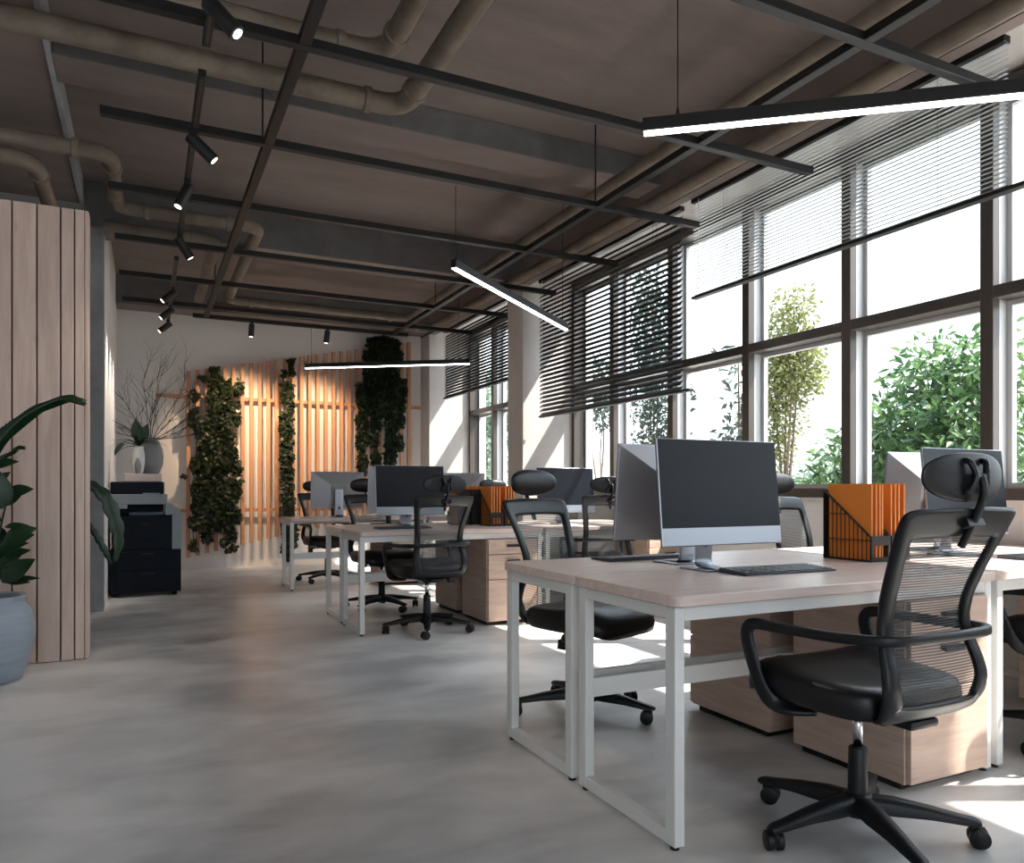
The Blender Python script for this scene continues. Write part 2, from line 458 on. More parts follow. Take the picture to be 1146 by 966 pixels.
# ------------------------------------------------------------------ ceiling grid of black bars
ZB = 3.05
g = thing('ceiling_grid', 'black square-bar grid hung on rods under the concrete ceiling', 'ceiling grid', (0, 0, ZB))
BARY = [2.36, 3.485, 4.575, 5.675, 6.80, 7.92, 9.0]
for y in BARY:
    bm = NB(); box(bm, (-.215, y-.025, 0), (3.80, y+.025, .045), .002, 1); build('crossbar', bm, M['black'], g)
bm = NB(); box(bm, (.50, 9.48, 0), (3.10, 9.525, .045), .002, 1); build('crossbar', bm, M['black'], g)
for x in (.645, 2.90):
    bm = NB()
    ys = [1.2]+BARY+[9.48]
    for i in range(len(ys)-1):
        if ys[i+1]-ys[i] > .1: box(bm, (x-.027, ys[i]+.026, .001), (x+.027, ys[i+1]-.026, .044), .002, 1)
    build('long_bar', bm, M['black'], g)
for x in (.625, 2.93):
    for y in (1.9, 4.65, 8.0):
        zt = ZC-ZB
        if y > 7.9 and x > .1: zt = ZC-ZB
        bm = NB(); cyl(bm, (x, y, .04), (x, y, zt), .006, 8); build('hanger_rod', bm, M['black'], g)

# tracks and spotlights
def track(y0, y1, label):
    t = thing('lighting_track', label, 'lighting track', (.245, y0, ZB-.036))
    bm = NB(); box(bm, (-.018, 0, 0), (.018, y1-y0, .034), .002, 1); build('track_body', bm, M['black'], t)
    bm = NB(); box(bm, (-.006, .03, -.0015), (.006, y1-y0-.03, .0), 0); build('track_slot', bm, M['gap'], t)
track(1.6, 3.60, 'short black lighting track crossing under the nearest full bar')
track(3.86, 6.55, 'black lighting track carrying three spotlights at mid-room')
track(7.06, 9.78, 'black lighting track near the back wall with three spotlights')

def spot(label, x, y, z, d, length=.15, r=.032, lamp=None, side=0.0):
    t = thing('spotlight', label, 'spotlight', (x, y, z), 0, 'track spotlights on the ceiling grid')
    d = Vector(d).normalized()
    bm = NB(); box(bm, (-.017, -.05, -.030), (.017, .05, -.002), .003, 1); build('adapter', bm, M['black'], t)
    p0 = Vector((0, 0, -.055))
    bm = NB(); cyl(bm, (0, 0, -.028), p0, .009, 10); build('stem', bm, M['black'], t)
    bm = NB(); a = p0 - d*.035; b = p0 + d*(length-.035)
    tube(bm, [a, a+d*.004, b-d*.004, b], [r*.9, r, r, r*.97], 20)
    lb = build('lamp_body', bm, M['black'], t, auto=40)
    bm = NB(); tube(bm, [b+d*.0005, b+d*.002], [r*.62, r*.62], 18); build('lens', bm, M['lens'], lb)
    if lamp:
        ld = bpy.data.lights.new('spot_lamp', 'SPOT'); ld.energy = lamp[0]; ld.color = lamp[1]; ld.spot_size = lamp[2]; ld.spot_blend = .8; ld.shadow_soft_size = .03
        lo = bpy.data.objects.new('spot_lamp', ld); COL.objects.link(lo); lo.parent = t
        tgt = Vector(lamp[3]) if len(lamp) > 3 else None
        dd = d if tgt is None else (tgt - Vector((x, y, z))).normalized()
        lo.location = b + dd*.03; lo.rotation_euler = dd.to_track_quat('-Z', 'Y').to_euler()
    return t
ZT = ZB-.036
WARM = (1, .70, .42); NEUT = (1, .86, .70)
spot('black spotlight at the top edge, nearest of those on the tracks', .245, 3.20, ZT, (.62, -.25, -.72), .17, .034, (6, NEUT, 1.0))
spot('black spotlight angled right where the track crosses the second bar', .245, 4.47, ZT, (.72, -.05, -.66), .17, .034, (6, NEUT, 1.0))
spot('black spotlight angled left with glowing lens, on the middle track', .245, 5.22, ZT, (-.40, -.12, -.86), .17, .034, (6, NEUT, 1.0))
spot('black spotlight angled right at the far end of the middle track', .245, 6.35, ZT, (.55, .1, -.83), .17, .034, (6, NEUT, 1.0))
spot('black spotlight angled left, nearest on the rear track', .245, 8.05, ZT, (-.72, 0, -.66), .16, .034, (16, NEUT, 1.0, (-.32, 8.05, 1.9)))
spot('black spotlight angled left, middle one on the rear track', .245, 8.86, ZT, (-.72, 0, -.66), .16, .034, (16, NEUT, 1.0, (-.32, 8.86, 1.9)))
spot('black spotlight angled left, last on the rear track by the back wall', .245, 9.62, ZT, (-.72, 0, -.66), .16, .034, (16, NEUT, 1.0, (-.32, 9.62, 1.9)))
spot('black spotlight aimed down left of the pendant wire, before the slatted wall', 1.15, 9.50, ZB, (-.04, .12, -1), .15, .034, (36, WARM, 1.25, (1.15, 10.72, 1.9)))
spot('black spotlight right of the pendant wire, before the slatted wall', 2.05, 9.50, ZB, (-.10, .12, -1), .15, .034, (36, WARM, 1.25, (2.05, 10.72, 1.9)))

# pendants
def pendant(label, a, b, z, wires):
    a = Vector((*a, z)); b = Vector((*b, z)); d = (b-a); L_ = d.length; ang = math.atan2(d.y, d.x)
    t = thing('linear_pendant', label, 'pendant light', a, ang)
    bm = NB(); box(bm, (0, -.020, .008), (L_, .020, .062), .003, 1); build('housing', bm, M['black'], t)
    bm = NB(); box(bm, (.006, -.016, -.001), (L_-.006, .016, .009), .002, 1); build('diffuser', bm, M['led'], t)
    for f, top in wires:
        bm = NB(); cyl(bm, (f, 0, .085), (f, 0, top-z), .0026, 6); cyl(bm, (f, 0, .06), (f, 0, .095), .009, 8, .004); build('suspension_wire', bm, M['black'], t)
pendant('lit linear pendant largest in view, crossing the upper right windows', (1.822, 2.535), (3.52, 1.185), 2.5, ((.14, ZC), (2.0, 3.40)))
pendant('lit linear pendant slanting in front of the middle dark blind', (1.816, 4.615), (3.454, 5.974), 2.5, ((.03, ZB), (2.03, ZC)))
pendant('lit linear pendant farthest away, in front of the hanging greenery', (1.79, 9.56), (3.50, 8.36), 2.55, ((.08, ZB-.001), (1.95, ZC)))

# ------------------------------------------------------------------ pipes
def pipe(label, pts, r, flanges, rad=.14):
    t = thing('pipe', label, 'pipe', pts[0], 0)
    o = Vector(pts[0])
    P_ = [Vector(p)-o for p in pts]
    bm = NB(); tube(bm, fillet(P_, rad, 8), r, 18); build('pipe_run', bm, M['pipe'], t, auto=50)
    for p, ax in flanges:
        p = Vector(p)-o; v = Vector((1, 0, 0)) if ax == 'x' else Vector((0, 1, 0))
        bm = NB(); tube(bm, [p-v*.022, p-v*.018, p+v*.018, p+v*.022], [r*1.1, r*1.2, r*1.2, r*1.1], 18); build('flange', bm, M['pipe'], t, auto=40)
ZP = 3.24
pipe('thick beige pipe running from the left edge to an elbow turning toward the viewer', [(-2.2, 4.47, 3.40), (1.43, 4.47, 3.40), (1.43, .6, 3.40)], .062,
     [((1.20, 4.47, 3.40), 'x'), ((1.43, 4.25, 3.40), 'y')], .17)
pipe('beige pipe with elbow behind the nearest ceiling bar, short visible stub', [(-2.2, 3.97, 3.40), (1.165, 3.97, 3.40), (1.165, .6, 3.40)], .056,
     [((.92, 3.97, 3.40), 'x'), ((1.165, 3.76, 3.40), 'y')], .17)
pipe('long zigzag beige pipe from above the timber screen to the window side', [(-2.2, 5.57, ZP), (-.20, 5.57, ZP), (-.20, 6.60, ZP), (.86, 6.60, ZP), (.86, 9.28, ZP), (3.03, 9.28, ZP), (3.03, .2, ZP)], .052,
     [((-.40, 5.57, ZP), 'x'), ((-.20, 5.80, ZP), 'y'), ((-.20, 6.38, ZP), 'y'), ((.02, 6.60, ZP), 'x'), ((.62, 6.60, ZP), 'x'), ((.86, 9.05, ZP), 'y'), ((1.12, 9.28, ZP), 'x'), ((2.80, 9.28, ZP), 'x')], .13)
pipe('beige pipe along the window-side beam and across the back', [(-.30, 7.12, ZP-.004), (.56, 7.12, ZP-.004), (.56, 9.62, ZP-.004), (3.50, 9.62, ZP-.004), (3.50, .2, ZP-.004)], .052,
     [((.32, 7.12, ZP-.004), 'x'), ((.56, 9.40, ZP-.004), 'y'), ((3.26, 9.62, ZP-.004), 'x')], .13)
pipe('stained beige pipe bending away above the top of the timber screen', [(-2.2, 5.57, 3.115), (-.62, 5.57, 3.115), (-.62, 7.43, 3.115)], .052, [((-.62, 5.80, 3.115), 'y')], .16)

# ------------------------------------------------------------------ timber screen at the left
t = thing('timber_screen', 'tall pale pine plank screen at the left edge behind the big plant pot', 'screen', (-.314, 5.37, 0))
bm = NB()
xs = [-1.95, -1.72, -1.50, -1.28, -1.06, -.84, -.715, -.588, -.464, -.390]
for a, b in zip(xs[:-1], xs[1:]):
    box(bm, (a+.314+.004, 0, .004), (b+.314-.004, .028, 2.785), .004, 1)
build('planks', bm, M['pine'], t)
bm = NB(); box(bm, (-.390+.314+.003, .004, .004), (-.338+.314, .032, 2.787), .004, 1); build('edge_plank', bm, M['pine'], t)
bm = NB(); box(bm, (-.335+.314, .010, .004), (0, .16, 2.787), .004, 1); build('edge_post', bm, M['pine'], t)
bm = NB(); box(bm, (-1.64, .034, .01), (-.022, .15, 2.78)); build('backing', bm, M['gap'], t)

# ------------------------------------------------------------------ slatted wall panel with greenery
YS = 10.70
t = thing('slat_screen', 'warm-lit orange timber slat screen with slanting ends on the back wall', 'slat screen', (.50, YB, 0))
sx = [.508, .622, .735] + [.735 + .1105*k for k in range(1, 26)]
for x in sx:
    if x > 3.52: break
    zt = 2.587 + (x-.503)*.2085; zb = .165 + (x-.503)*.215
    bm = NB(); box(bm, (x-.50-.024, YS-YB-.045, zb), (x-.50+.024, YS-YB, zt), .002, 1); build('slat', bm, M['slat'], t)
for z, x0, x1 in ((2.262, .13, 3.70), (.775, .25, 3.70)):
    bm = NB(); box(bm, (x0-.50, YS-YB+.001, z-.022), (x1-.50, YS-YB+.03, z+.022), .002, 1); build('rail', bm, M['slat'], t)
    bm = NB()
    for x in (.3, 1.0, 1.8, 2.6, 3.4): box(bm, (x-.52, YS-YB+.03, z-.02), (x-.48, -.0005, z+.02))
    build('standoff', bm, M['slat'], t)

def ray(u, v):
    a = (u-CX)/FPX; b = (HY-v)/FPX
    return Vector((cy_*a+sy_, -sy_*a+cy_, b))
def at_y(u, v, y):
    d = ray(u, v); k = y/d.y; return Vector((d.x*k, y, CAM_H+d.z*k))

def leaf4(V, Fc, p, d, n, L_, W):
    d = d.normalized(); s = d.cross(n)
    if s.length < 1e-3: s = d.orthogonal()
    s.normalize(); nn = s.cross(d)
    b = len(V)
    V += [tuple(p), tuple(p+d*L_*.5+s*W*.5+nn*W*.12), tuple(p+d*L_), tuple(p+d*L_*.5-s*W*.5+nn*W*.12)]
    Fc += [(b, b+1, b+2), (b, b+2, b+3)]

def rvec(r):
    while True:
        v = Vector((r.uniform(-1, 1), r.uniform(-1, 1), r.uniform(-1, 1)))
        if .05 < v.length < 1: return v.normalized()

def ivy(label, blobs, dens, size, y, stems):
    c = at_y(blobs[0][0], blobs[0][1], y)
    t = thing('climbing_plant', label, 'climbing plant', (c.x, y, c.z))
    V, Fc = [], []
    r = random.Random(len(blobs)*13+int(c.x*100))
    for (u, v, ru, rv) in blobs:
        n = int(dens*ru*rv)
        for _ in range(max(4, n)):
            a = r.uniform(0, 2*PI); q = math.sqrt(r.random())
            q2 = .86*q; p = at_y(u+ru*q2*math.cos(a), v+rv*q2*math.sin(a), y) - Vector((c.x, y, c.z))
            p.y += r.uniform(-.07, .02)
            d = Vector((r.uniform(-1, 1), r.uniform(-.9, .1), r.uniform(-1.1, .3))); nrm = Vector((r.uniform(-.5, .5), -1, r.uniform(-.1, .9)))
            s = size*r.uniform(.6, 1.25); leaf4(V, Fc, p, d, nrm, s, s*.8)
    pydata('foliage', V, Fc, M['ivy'], t)
    bm = NB()
    for st in stems:
        pts = [at_y(u, v, y+.0) - Vector((c.x, y, c.z)) for u, v in st]
        tube(bm, catmull(pts, 5), .005, 5)
    build('stem', bm, M['twig'], t)
q = 3.8625
def B(lst): return [(200+a/q, 390+b/q, c/q, d/q) for a, b, c, d in lst]
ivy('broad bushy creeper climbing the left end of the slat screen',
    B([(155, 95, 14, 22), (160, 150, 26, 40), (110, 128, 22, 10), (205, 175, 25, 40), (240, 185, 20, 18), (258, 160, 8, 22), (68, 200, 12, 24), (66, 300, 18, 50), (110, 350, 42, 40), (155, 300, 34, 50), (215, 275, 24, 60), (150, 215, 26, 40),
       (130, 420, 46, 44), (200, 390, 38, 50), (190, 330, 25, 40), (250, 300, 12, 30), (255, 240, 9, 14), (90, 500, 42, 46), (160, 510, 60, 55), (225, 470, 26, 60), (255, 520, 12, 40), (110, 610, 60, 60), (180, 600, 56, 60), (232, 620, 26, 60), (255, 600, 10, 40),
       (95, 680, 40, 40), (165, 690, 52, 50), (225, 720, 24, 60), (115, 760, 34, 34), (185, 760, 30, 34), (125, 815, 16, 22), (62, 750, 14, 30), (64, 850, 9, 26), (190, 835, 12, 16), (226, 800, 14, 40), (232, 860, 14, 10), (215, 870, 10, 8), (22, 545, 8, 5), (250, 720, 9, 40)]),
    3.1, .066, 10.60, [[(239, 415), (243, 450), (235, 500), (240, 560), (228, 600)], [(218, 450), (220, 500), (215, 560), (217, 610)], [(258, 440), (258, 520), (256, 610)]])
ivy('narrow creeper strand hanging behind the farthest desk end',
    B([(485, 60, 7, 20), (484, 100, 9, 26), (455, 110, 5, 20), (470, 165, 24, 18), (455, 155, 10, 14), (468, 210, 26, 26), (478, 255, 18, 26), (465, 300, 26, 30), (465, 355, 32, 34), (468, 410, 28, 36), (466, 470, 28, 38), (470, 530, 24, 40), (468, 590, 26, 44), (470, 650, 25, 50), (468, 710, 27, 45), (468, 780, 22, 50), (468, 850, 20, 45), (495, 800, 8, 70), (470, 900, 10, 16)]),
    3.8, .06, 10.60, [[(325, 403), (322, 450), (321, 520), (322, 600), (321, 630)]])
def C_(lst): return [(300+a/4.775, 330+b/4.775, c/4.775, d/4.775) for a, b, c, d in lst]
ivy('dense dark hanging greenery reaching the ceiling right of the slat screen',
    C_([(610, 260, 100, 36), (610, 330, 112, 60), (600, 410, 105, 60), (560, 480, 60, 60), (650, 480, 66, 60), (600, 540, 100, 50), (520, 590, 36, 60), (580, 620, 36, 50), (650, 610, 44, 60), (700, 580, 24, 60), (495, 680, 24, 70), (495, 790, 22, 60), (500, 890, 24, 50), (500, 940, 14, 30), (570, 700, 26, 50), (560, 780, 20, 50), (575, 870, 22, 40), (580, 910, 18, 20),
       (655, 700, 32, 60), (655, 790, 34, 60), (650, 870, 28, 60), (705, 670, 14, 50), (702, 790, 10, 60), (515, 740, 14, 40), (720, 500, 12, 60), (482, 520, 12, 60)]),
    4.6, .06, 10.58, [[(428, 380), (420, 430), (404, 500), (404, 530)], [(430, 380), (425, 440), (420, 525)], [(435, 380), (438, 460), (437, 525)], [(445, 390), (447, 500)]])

# ------------------------------------------------------------------ desks
DW, DD = 1.50, .585
def make_desk(label):
    """origin: front-left corner on the floor; sitter's side is -y"""
    t = thing('desk', label, 'desk', (0, 0, 0), 0, 'wood and white metal desks')
    # rounded top
    bm = NB(); pts = []; r = .035
    for cx, cy, a0 in ((r, r, PI), (DW-r, r, 1.5*PI), (DW-r, DD-r, 0), (r, DD-r, .5*PI)):
        for k in range(7): a = a0+k/6*PI/2; pts.append((cx+r*math.cos(a), cy+r*math.sin(a)))
    rings = []
    for z, e in ((.716, .003), (.719, 0), (.747, 0), (.750, .003)):
        rings.append([(x+(e if x < DW/2 else -e), y+(e if y < DD/2 else -e), z) for x, y in pts])
    ring_loft(bm, rings); build('desktop', bm, M['desk'], t, auto=35)
    for x0 in (.012, DW-.012-.036):
        bm = NB()
        for y0 in (.022, DD-.022-.046): box(bm, (x0, y0, .014), (x0+.036, y0+.046, .714), .002, 1)
        box(bm, (x0, .068, .014), (x0+.036, DD-.068, .054), .002, 1)
        box(bm, (x0, .068, .676), (x0+.036, DD-.068, .714), .002, 1)
        s = build('side_frame', bm, M['metalw'], t)
        for y0 in (.032, DD-.060):
            bm = NB(); cyl(bm, (x0+.018, y0+.014, 0), (x0+.018, y0+.014, .016), .014, 10); build('foot', bm, M['black'], s)
    bm = NB(); box(bm, (.048, .024, .672), (DW-.048, .050, .714), .002, 1); build('front_rail', bm, M['metalw'], t)
    bm = NB(); box(bm, (.048, DD-.060, .325), (DW-.048, DD-.034, .392), .002, 1); build('stretcher', bm, M['metalw'], t)
    return t
def make_cabinet(label):
    """origin: front-left floor corner, drawers face -y"""
    t = thing('drawer_cabinet', label, 'drawer cabinet', (0, 0, 0), 0, 'wooden drawer cabinets under the desks')
    W, D = .435, .521
    bm = NB(); box(bm, (0, .020, .028), (W, D, .668), .002, 1); build('body', bm, M['ped'], t)
    bm = NB(); box(bm, (.02, .05, 0), (W-.02, D-.03, .028)); build('plinth', bm, M['black'], t)
    for z0, z1 in ((.032, .352), (.358, .546), (.552, .666)):
        bm = NB(); box(bm, (.008, 0, z0), (W-.003, .019, z1), .002, 1); d = build('drawer', bm, M['ped'], t)
        zh = z1-.05
        bm = NB(); box(bm, (W/2-.055, -.022, zh-.011), (W/2+.055, -.012, zh+.011), .003, 1)
        for s in (-.045, .045): box(bm, (W/2+s-.006, -.013, zh-.006), (W/2+s+.006, .001, zh+.006))
        build('handle', bm, M['black'], d)
    return t

DX, DX2 = 1.372, 2.884
R1, R2, R3 = 1.745, 5.315, 8.00
GAP = .006
desk0 = make_desk('nearest desk, left one, with the big dark screen and the front black chair')
desk0.location = (DX, R1, 0)
def backpos(x, y): return (x+DW, y+2*DD+GAP, 0)
dup(desk0, backpos(DX, R1), PI, 'desk directly behind the nearest desk, its left end frame standing beside it')
dup(desk0, (DX2, R1, 0), 0, 'desk cut off by the right edge, right of the front chair')
dup(desk0, backpos(DX2, R1), PI, 'desk behind the front chair headrest carrying the back-turned silver screen by the window')
dup(desk0, (DX, R2, 0), 0, 'left desk of the second row, chair with its back to us pushed in')
dup(desk0, backpos(DX, R2), PI, 'left desk of the second row facing the back wall, behind the second-row screen')
dup(desk0, (DX2, R2, 0), 0, 'second-row desk by the window with a dark screen behind the large headrest')
dup(desk0, backpos(DX2, R2), PI, 'second-row desk nearest the far column, facing the back wall')
dup(desk0, (DX+DW-.03, R3+DD, 0), PI, 'farthest desk, its left end frame before the narrow creeper')
dup(desk0, (DX2+DW-.03, R3+DD, 0), PI, 'farthest desk on the window side, mostly hidden behind the second row')

cab0 = make_cabinet('drawer cabinet with sunlit front right behind the front chair')
CXO = 1.002
cab0.location = (DX+CXO, R1+.002, 0)
dup(cab0, (DX+CXO+.435, R1+2*DD+GAP-.002, 0), PI, 'dark-sided drawer cabinet back to back with the one behind the front chair')
dup(cab0, (DX2+CXO, R1+.002, 0), 0, 'drawer cabinet at the right edge under the cut-off desk')
dup(cab0, (DX+CXO, R2+.002, 0), 0, 'second-row drawer cabinet, sunlit drawers below the orange folders')
dup(cab0, (DX+CXO+.435, R2+2*DD+GAP-.002, 0), PI, 'second-row drawer cabinet turned to the back wall, beside the back-view chair')
dup(cab0, (DX2+CXO, R2+.002, 0), 0, 'second-row drawer cabinet by the window, behind the back-desk screen')
dup(cab0, (DX+CXO-.03+.435, R3+DD-.002, 0), PI, 'drawer cabinet under the farthest desk, seen between the second-row legs')

# ------------------------------------------------------------------ monitors
def make_monitor(label):
    """origin: centre of foot on the desk; screen faces -y"""
    t = thing('monitor', label, 'monitor', (0, 0, 0), 0, 'silver desktop monitors')
    W, H, zb = .575, .398, .098
    til = math.radians(5.5)
    R = Matrix.Translation((0, -.10, zb)) @ Matrix.Rotation(-til, 4, 'X')
    bm = NB(); box(bm, (-W/2, -.006, 0), (W/2, .006, H), .004, 2); bm.transform(R); sh = build('front_housing', bm, M['alu'], t)
    bm = NB(); box(bm, (-W/2+.005, -.0072, .068), (W/2-.003, -.0055, H-.003)); bm.transform(R); build('screen', bm, M['screen'], t)
    bm = NB()
    o = [(-W/2+.004, .006, .004), (W/2-.004, .006, .004), (W/2-.004, .006, H-.004), (-W/2+.004, .006, H-.004)]
    i = [(-.085, .060, .004), (.085, .060, .004), (.085, .060, H-.135), (-.085, .060, H-.135)]
    vo = [bm.verts.new(p) for p in o]; vi = [bm.verts.new(p) for p in i]
    for k in range(4): bm.faces.new((vo[k], vo[(k+1) % 4], vi[(k+1) % 4], vi[k]))
    bm.faces.new(vi); bm.faces.new(vo[::-1]); bm.transform(R); build('rear_shell', bm, M['aluback'], t)
    # stand: neck and foot in one bent plate
    bm = NB()
    pts = fillet([(0, -.010, .30), (0, .022, .012), (0, -.10, .0055)], .030, 6)
    band(bm, pts, [(0, -1, 0)]*len(pts), .044, .0045, 12)
    box(bm, (-.085, -.11, .0), (.085, .055, .006), .002, 1)
    st = build('stand', bm, M['alu'], t, auto=40)
    bm = NB(); cyl(bm, (0, .001, .085), (0, -.004+.004, .085), .014, 14); 
    bm.free()
    bm = NB(); tube(bm, [(0, .018, .10), (0, .0, .098)], [.014, .014], 16); build('cable_hole', bm, M['black'], st)
    return t
mon0 = make_monitor('big dark-screen monitor on the nearest desk')
mon0.location = (1.955, R1+.56, .75)
G_ = None
dup(mon0, (2.02, R1+.77, .75), PI, 'monitor showing its grey back, left of the nearest dark screen')
dup(mon0, (3.41, R1+.56, .75), 0, 'grey-screened monitor behind the front chair headrest')
dup(mon0, (3.62, R1+.77, .75), PI, 'monitor with silver back between orange folders and front chair headrest')
dup(mon0, (1.915, R2+.57, .75), 0, 'dark-screen monitor on the second row, left of the back-view chair headrest')
dup(mon0, (1.96, R2+.80, .75), PI, 'monitor back peeking out left of the second-row dark screen')
dup(mon0, (3.33, R2+.54, .75), 0, 'sunlit dark-grey screen right of the headrest with its pad to us')
dup(mon0, (1.895, R3+.19, .75), PI, 'monitor seen full from behind on the farthest desk')
dup(mon0, (3.36, R3+.19, .75), PI, 'far monitor back above the dark file holder')

# ------------------------------------------------------------------ keyboards
def make_keyboard(label):
    t = thing('keyboard', label, 'keyboard', (0, 0, .75), 0, 'dark slim keyboards')
    bm = NB()
    ring_loft(bm, [[(-.215, -.073, z0), (.215, -.073, z0), (.215, .073, z1), (-.215, .073, z1)] for z0, z1 in ((0.0005, .0005), (.007, .014))])
    build('base', bm, M['keys'], t)
    bm = NB()
    for rr in range(6):
        y = -.061+rr*.0235; zz = .0075+(y+.073)/.146*.007
        n = 20
        for k in range(n):
            if rr == 0 and 4 <= k <= 9:
                if k == 4: box(bm, (-.2085+4*.0209, y, zz), (-.2085+10*.0209-.003, y+.0195, zz+.003), 0)
                continue
            x = -.2085+k*.0209
            box(bm, (x, y, zz), (x+.0178, y+.0195, zz+.003))
    build('keycaps', bm, M['keys'], t)
    return t
kb0 = make_keyboard('dark keyboard in front of the nearest dark screen'); kb0.location = (2.128, R1+.362, .7502); kb0.rotation_euler.z = math.radians(-2)
dup(kb0, (1.98, R1+2*DD-.15, .75), PI, 'dark keyboard on the desk behind, below the monitor showing its grey back')
dup(kb0, (3.62, R1+.26, .75), 0, 'keyboard at the right edge on the cut-off desk')
dup(kb0, (1.80, R2+.32, .75), 0, 'keyboard on the second-row desk left of the back-view chair')

# ------------------------------------------------------------------ file holders and folders
def make_holder(label):
    """origin: centre of base; tall side at +y, low front at -y"""
    t = thing('file_holder', label, 'file holder', (0, 0, .75), 0, 'black wire file holders')
    w, d, h, hf = .115, .25, .305, .105
    bm = NB(); box(bm, (-w/2, -d/2, .0005), (w/2, d/2, .005)); build('base', bm, M['wire'], t)
    bm = NB(); box(bm, (-w/2, d/2-.004, .005), (w/2, d/2, h)); build('back_panel', bm, M['wire'], t)
    for s in (-1, 1):
        bm = NB(); x = s*(w/2-.0025)
        tube(bm, [(x, d/2-.006, h-.004), (x, -d/2+.004, hf), (x, -d/2+.004, .006)], .0045, 6)
        tube(bm, [(x, -d/2+.004, .007), (x, d/2-.006, .007)], .003, 6)
        n = 11
        for k in range(1, n):
            y = -d/2+.004+(d-.01)*k/n; zt = hf+(h-.004-hf)*(y+d/2-.004)/(d-.01)
            tube(bm, [(x, y, .006), (x, y, zt)], .0024, 5)
        for z in (.09, .20):
            y0 = -d/2+.004 if z <= hf else -d/2+.004+(z-hf)/(h-.004-hf)*(d-.01)
            tube(bm, [(x, y0, z), (x, d/2-.006, z)], .0022, 5)
        build('wire_side', bm, M['wire'], t)
    bm = NB()
    box(bm, (-w/2, -d/2-.002, .070), (w/2, -d/2+.002, .110)); box(bm, (-w/2, -d/2-.002, .002), (w/2, -d/2+.002, .020))
    for x0 in (-w/2, w/2-.014): box(bm, (x0, -d/2-.002, .020), (x0+.014, -d/2+.002, .070))
    build('front_panel', bm, M['wire'], t)
    return t
def make_folder(label):
    t = thing('folder', label, 'folder', (0, 0, .755), 0, None)
    bm = NB()
    for x in (-.0042, .0034): box(bm, (x, -.112, 0), (x+.0008, .112, .325))
    build('cover', bm, M['orange'], t)
    bm = NB(); box(bm, (-.0042, .112, 0), (.0042, .1128, .325)); build('spine', bm, M['orange'], t)
    bm = NB(); box(bm, (-.0030, -.1105, .003), (.0030, .110, .322)); build('sheets', bm, M['peach'], t)
    return t
hold0 = make_holder('left wire file holder of orange folders on the nearest desk')
fold0 = make_folder('orange folder')
first = [True]
def put_holder(x, y, rz, hl, fl, group, n=5, first_h=None):
    h = hold0 if first_h else dup(hold0, (x, y, .75), rz, hl)
    h.location = (x, y, .75); h.rotation_euler.z = rz
    for k in range(n):
        off = -.038+.072*k/(n-1) + rnd.uniform(-.003, .003)
        c, s = math.cos(rz), math.sin(rz)
        jy = rnd.uniform(-.004, .006); loc = (x+off*c-jy*s, y+off*s+jy*c, .7562)
        if first[0]:
            fold0.location = loc; fold0.rotation_euler.z = rz; fold0['label'] = fl; fold0['group'] = group; first[0] = False
        else: dup(fold0, loc, rz+rnd.uniform(-.02, .02), fl, group)
put_holder(2.795, R1+.570, 0, '', 'thin orange folder in the left wire holder on the nearest desk', 'orange folders in the left near holder', 4, True)
put_holder(2.918, R1+.570, 0, 'right wire file holder of orange folders, partly behind the front chair back', 'thin orange folder in the right near holder, beside the front chair headrest', 'orange folders in the right near holder', 4)
put_holder(2.615, R2+.475, 0, 'left of the two file holders above the second-row sunlit drawers', 'thin orange folder in the left holder above the second-row drawers', 'orange folders in the left second-row holder', 4)
put_holder(2.745, R2+.475, 0, 'right file holder above the second-row drawers, touching the large headrest', 'thin orange folder in the right holder above the second-row drawers', 'orange folders in the right second-row holder', 4)
put_holder(2.58, R2+.80, PI, 'black solid-backed file holder right of the back-view chair headrest', 'orange folder tip showing above the black solid-backed holder', 'orange folders in the black-backed holder', 3)
put_holder(2.455, R2+.80, PI, 'file holder behind the back-view chair frame, left of the black-backed one', 'orange folder behind the back-view chair frame', 'orange folders behind the back-view chair', 3)

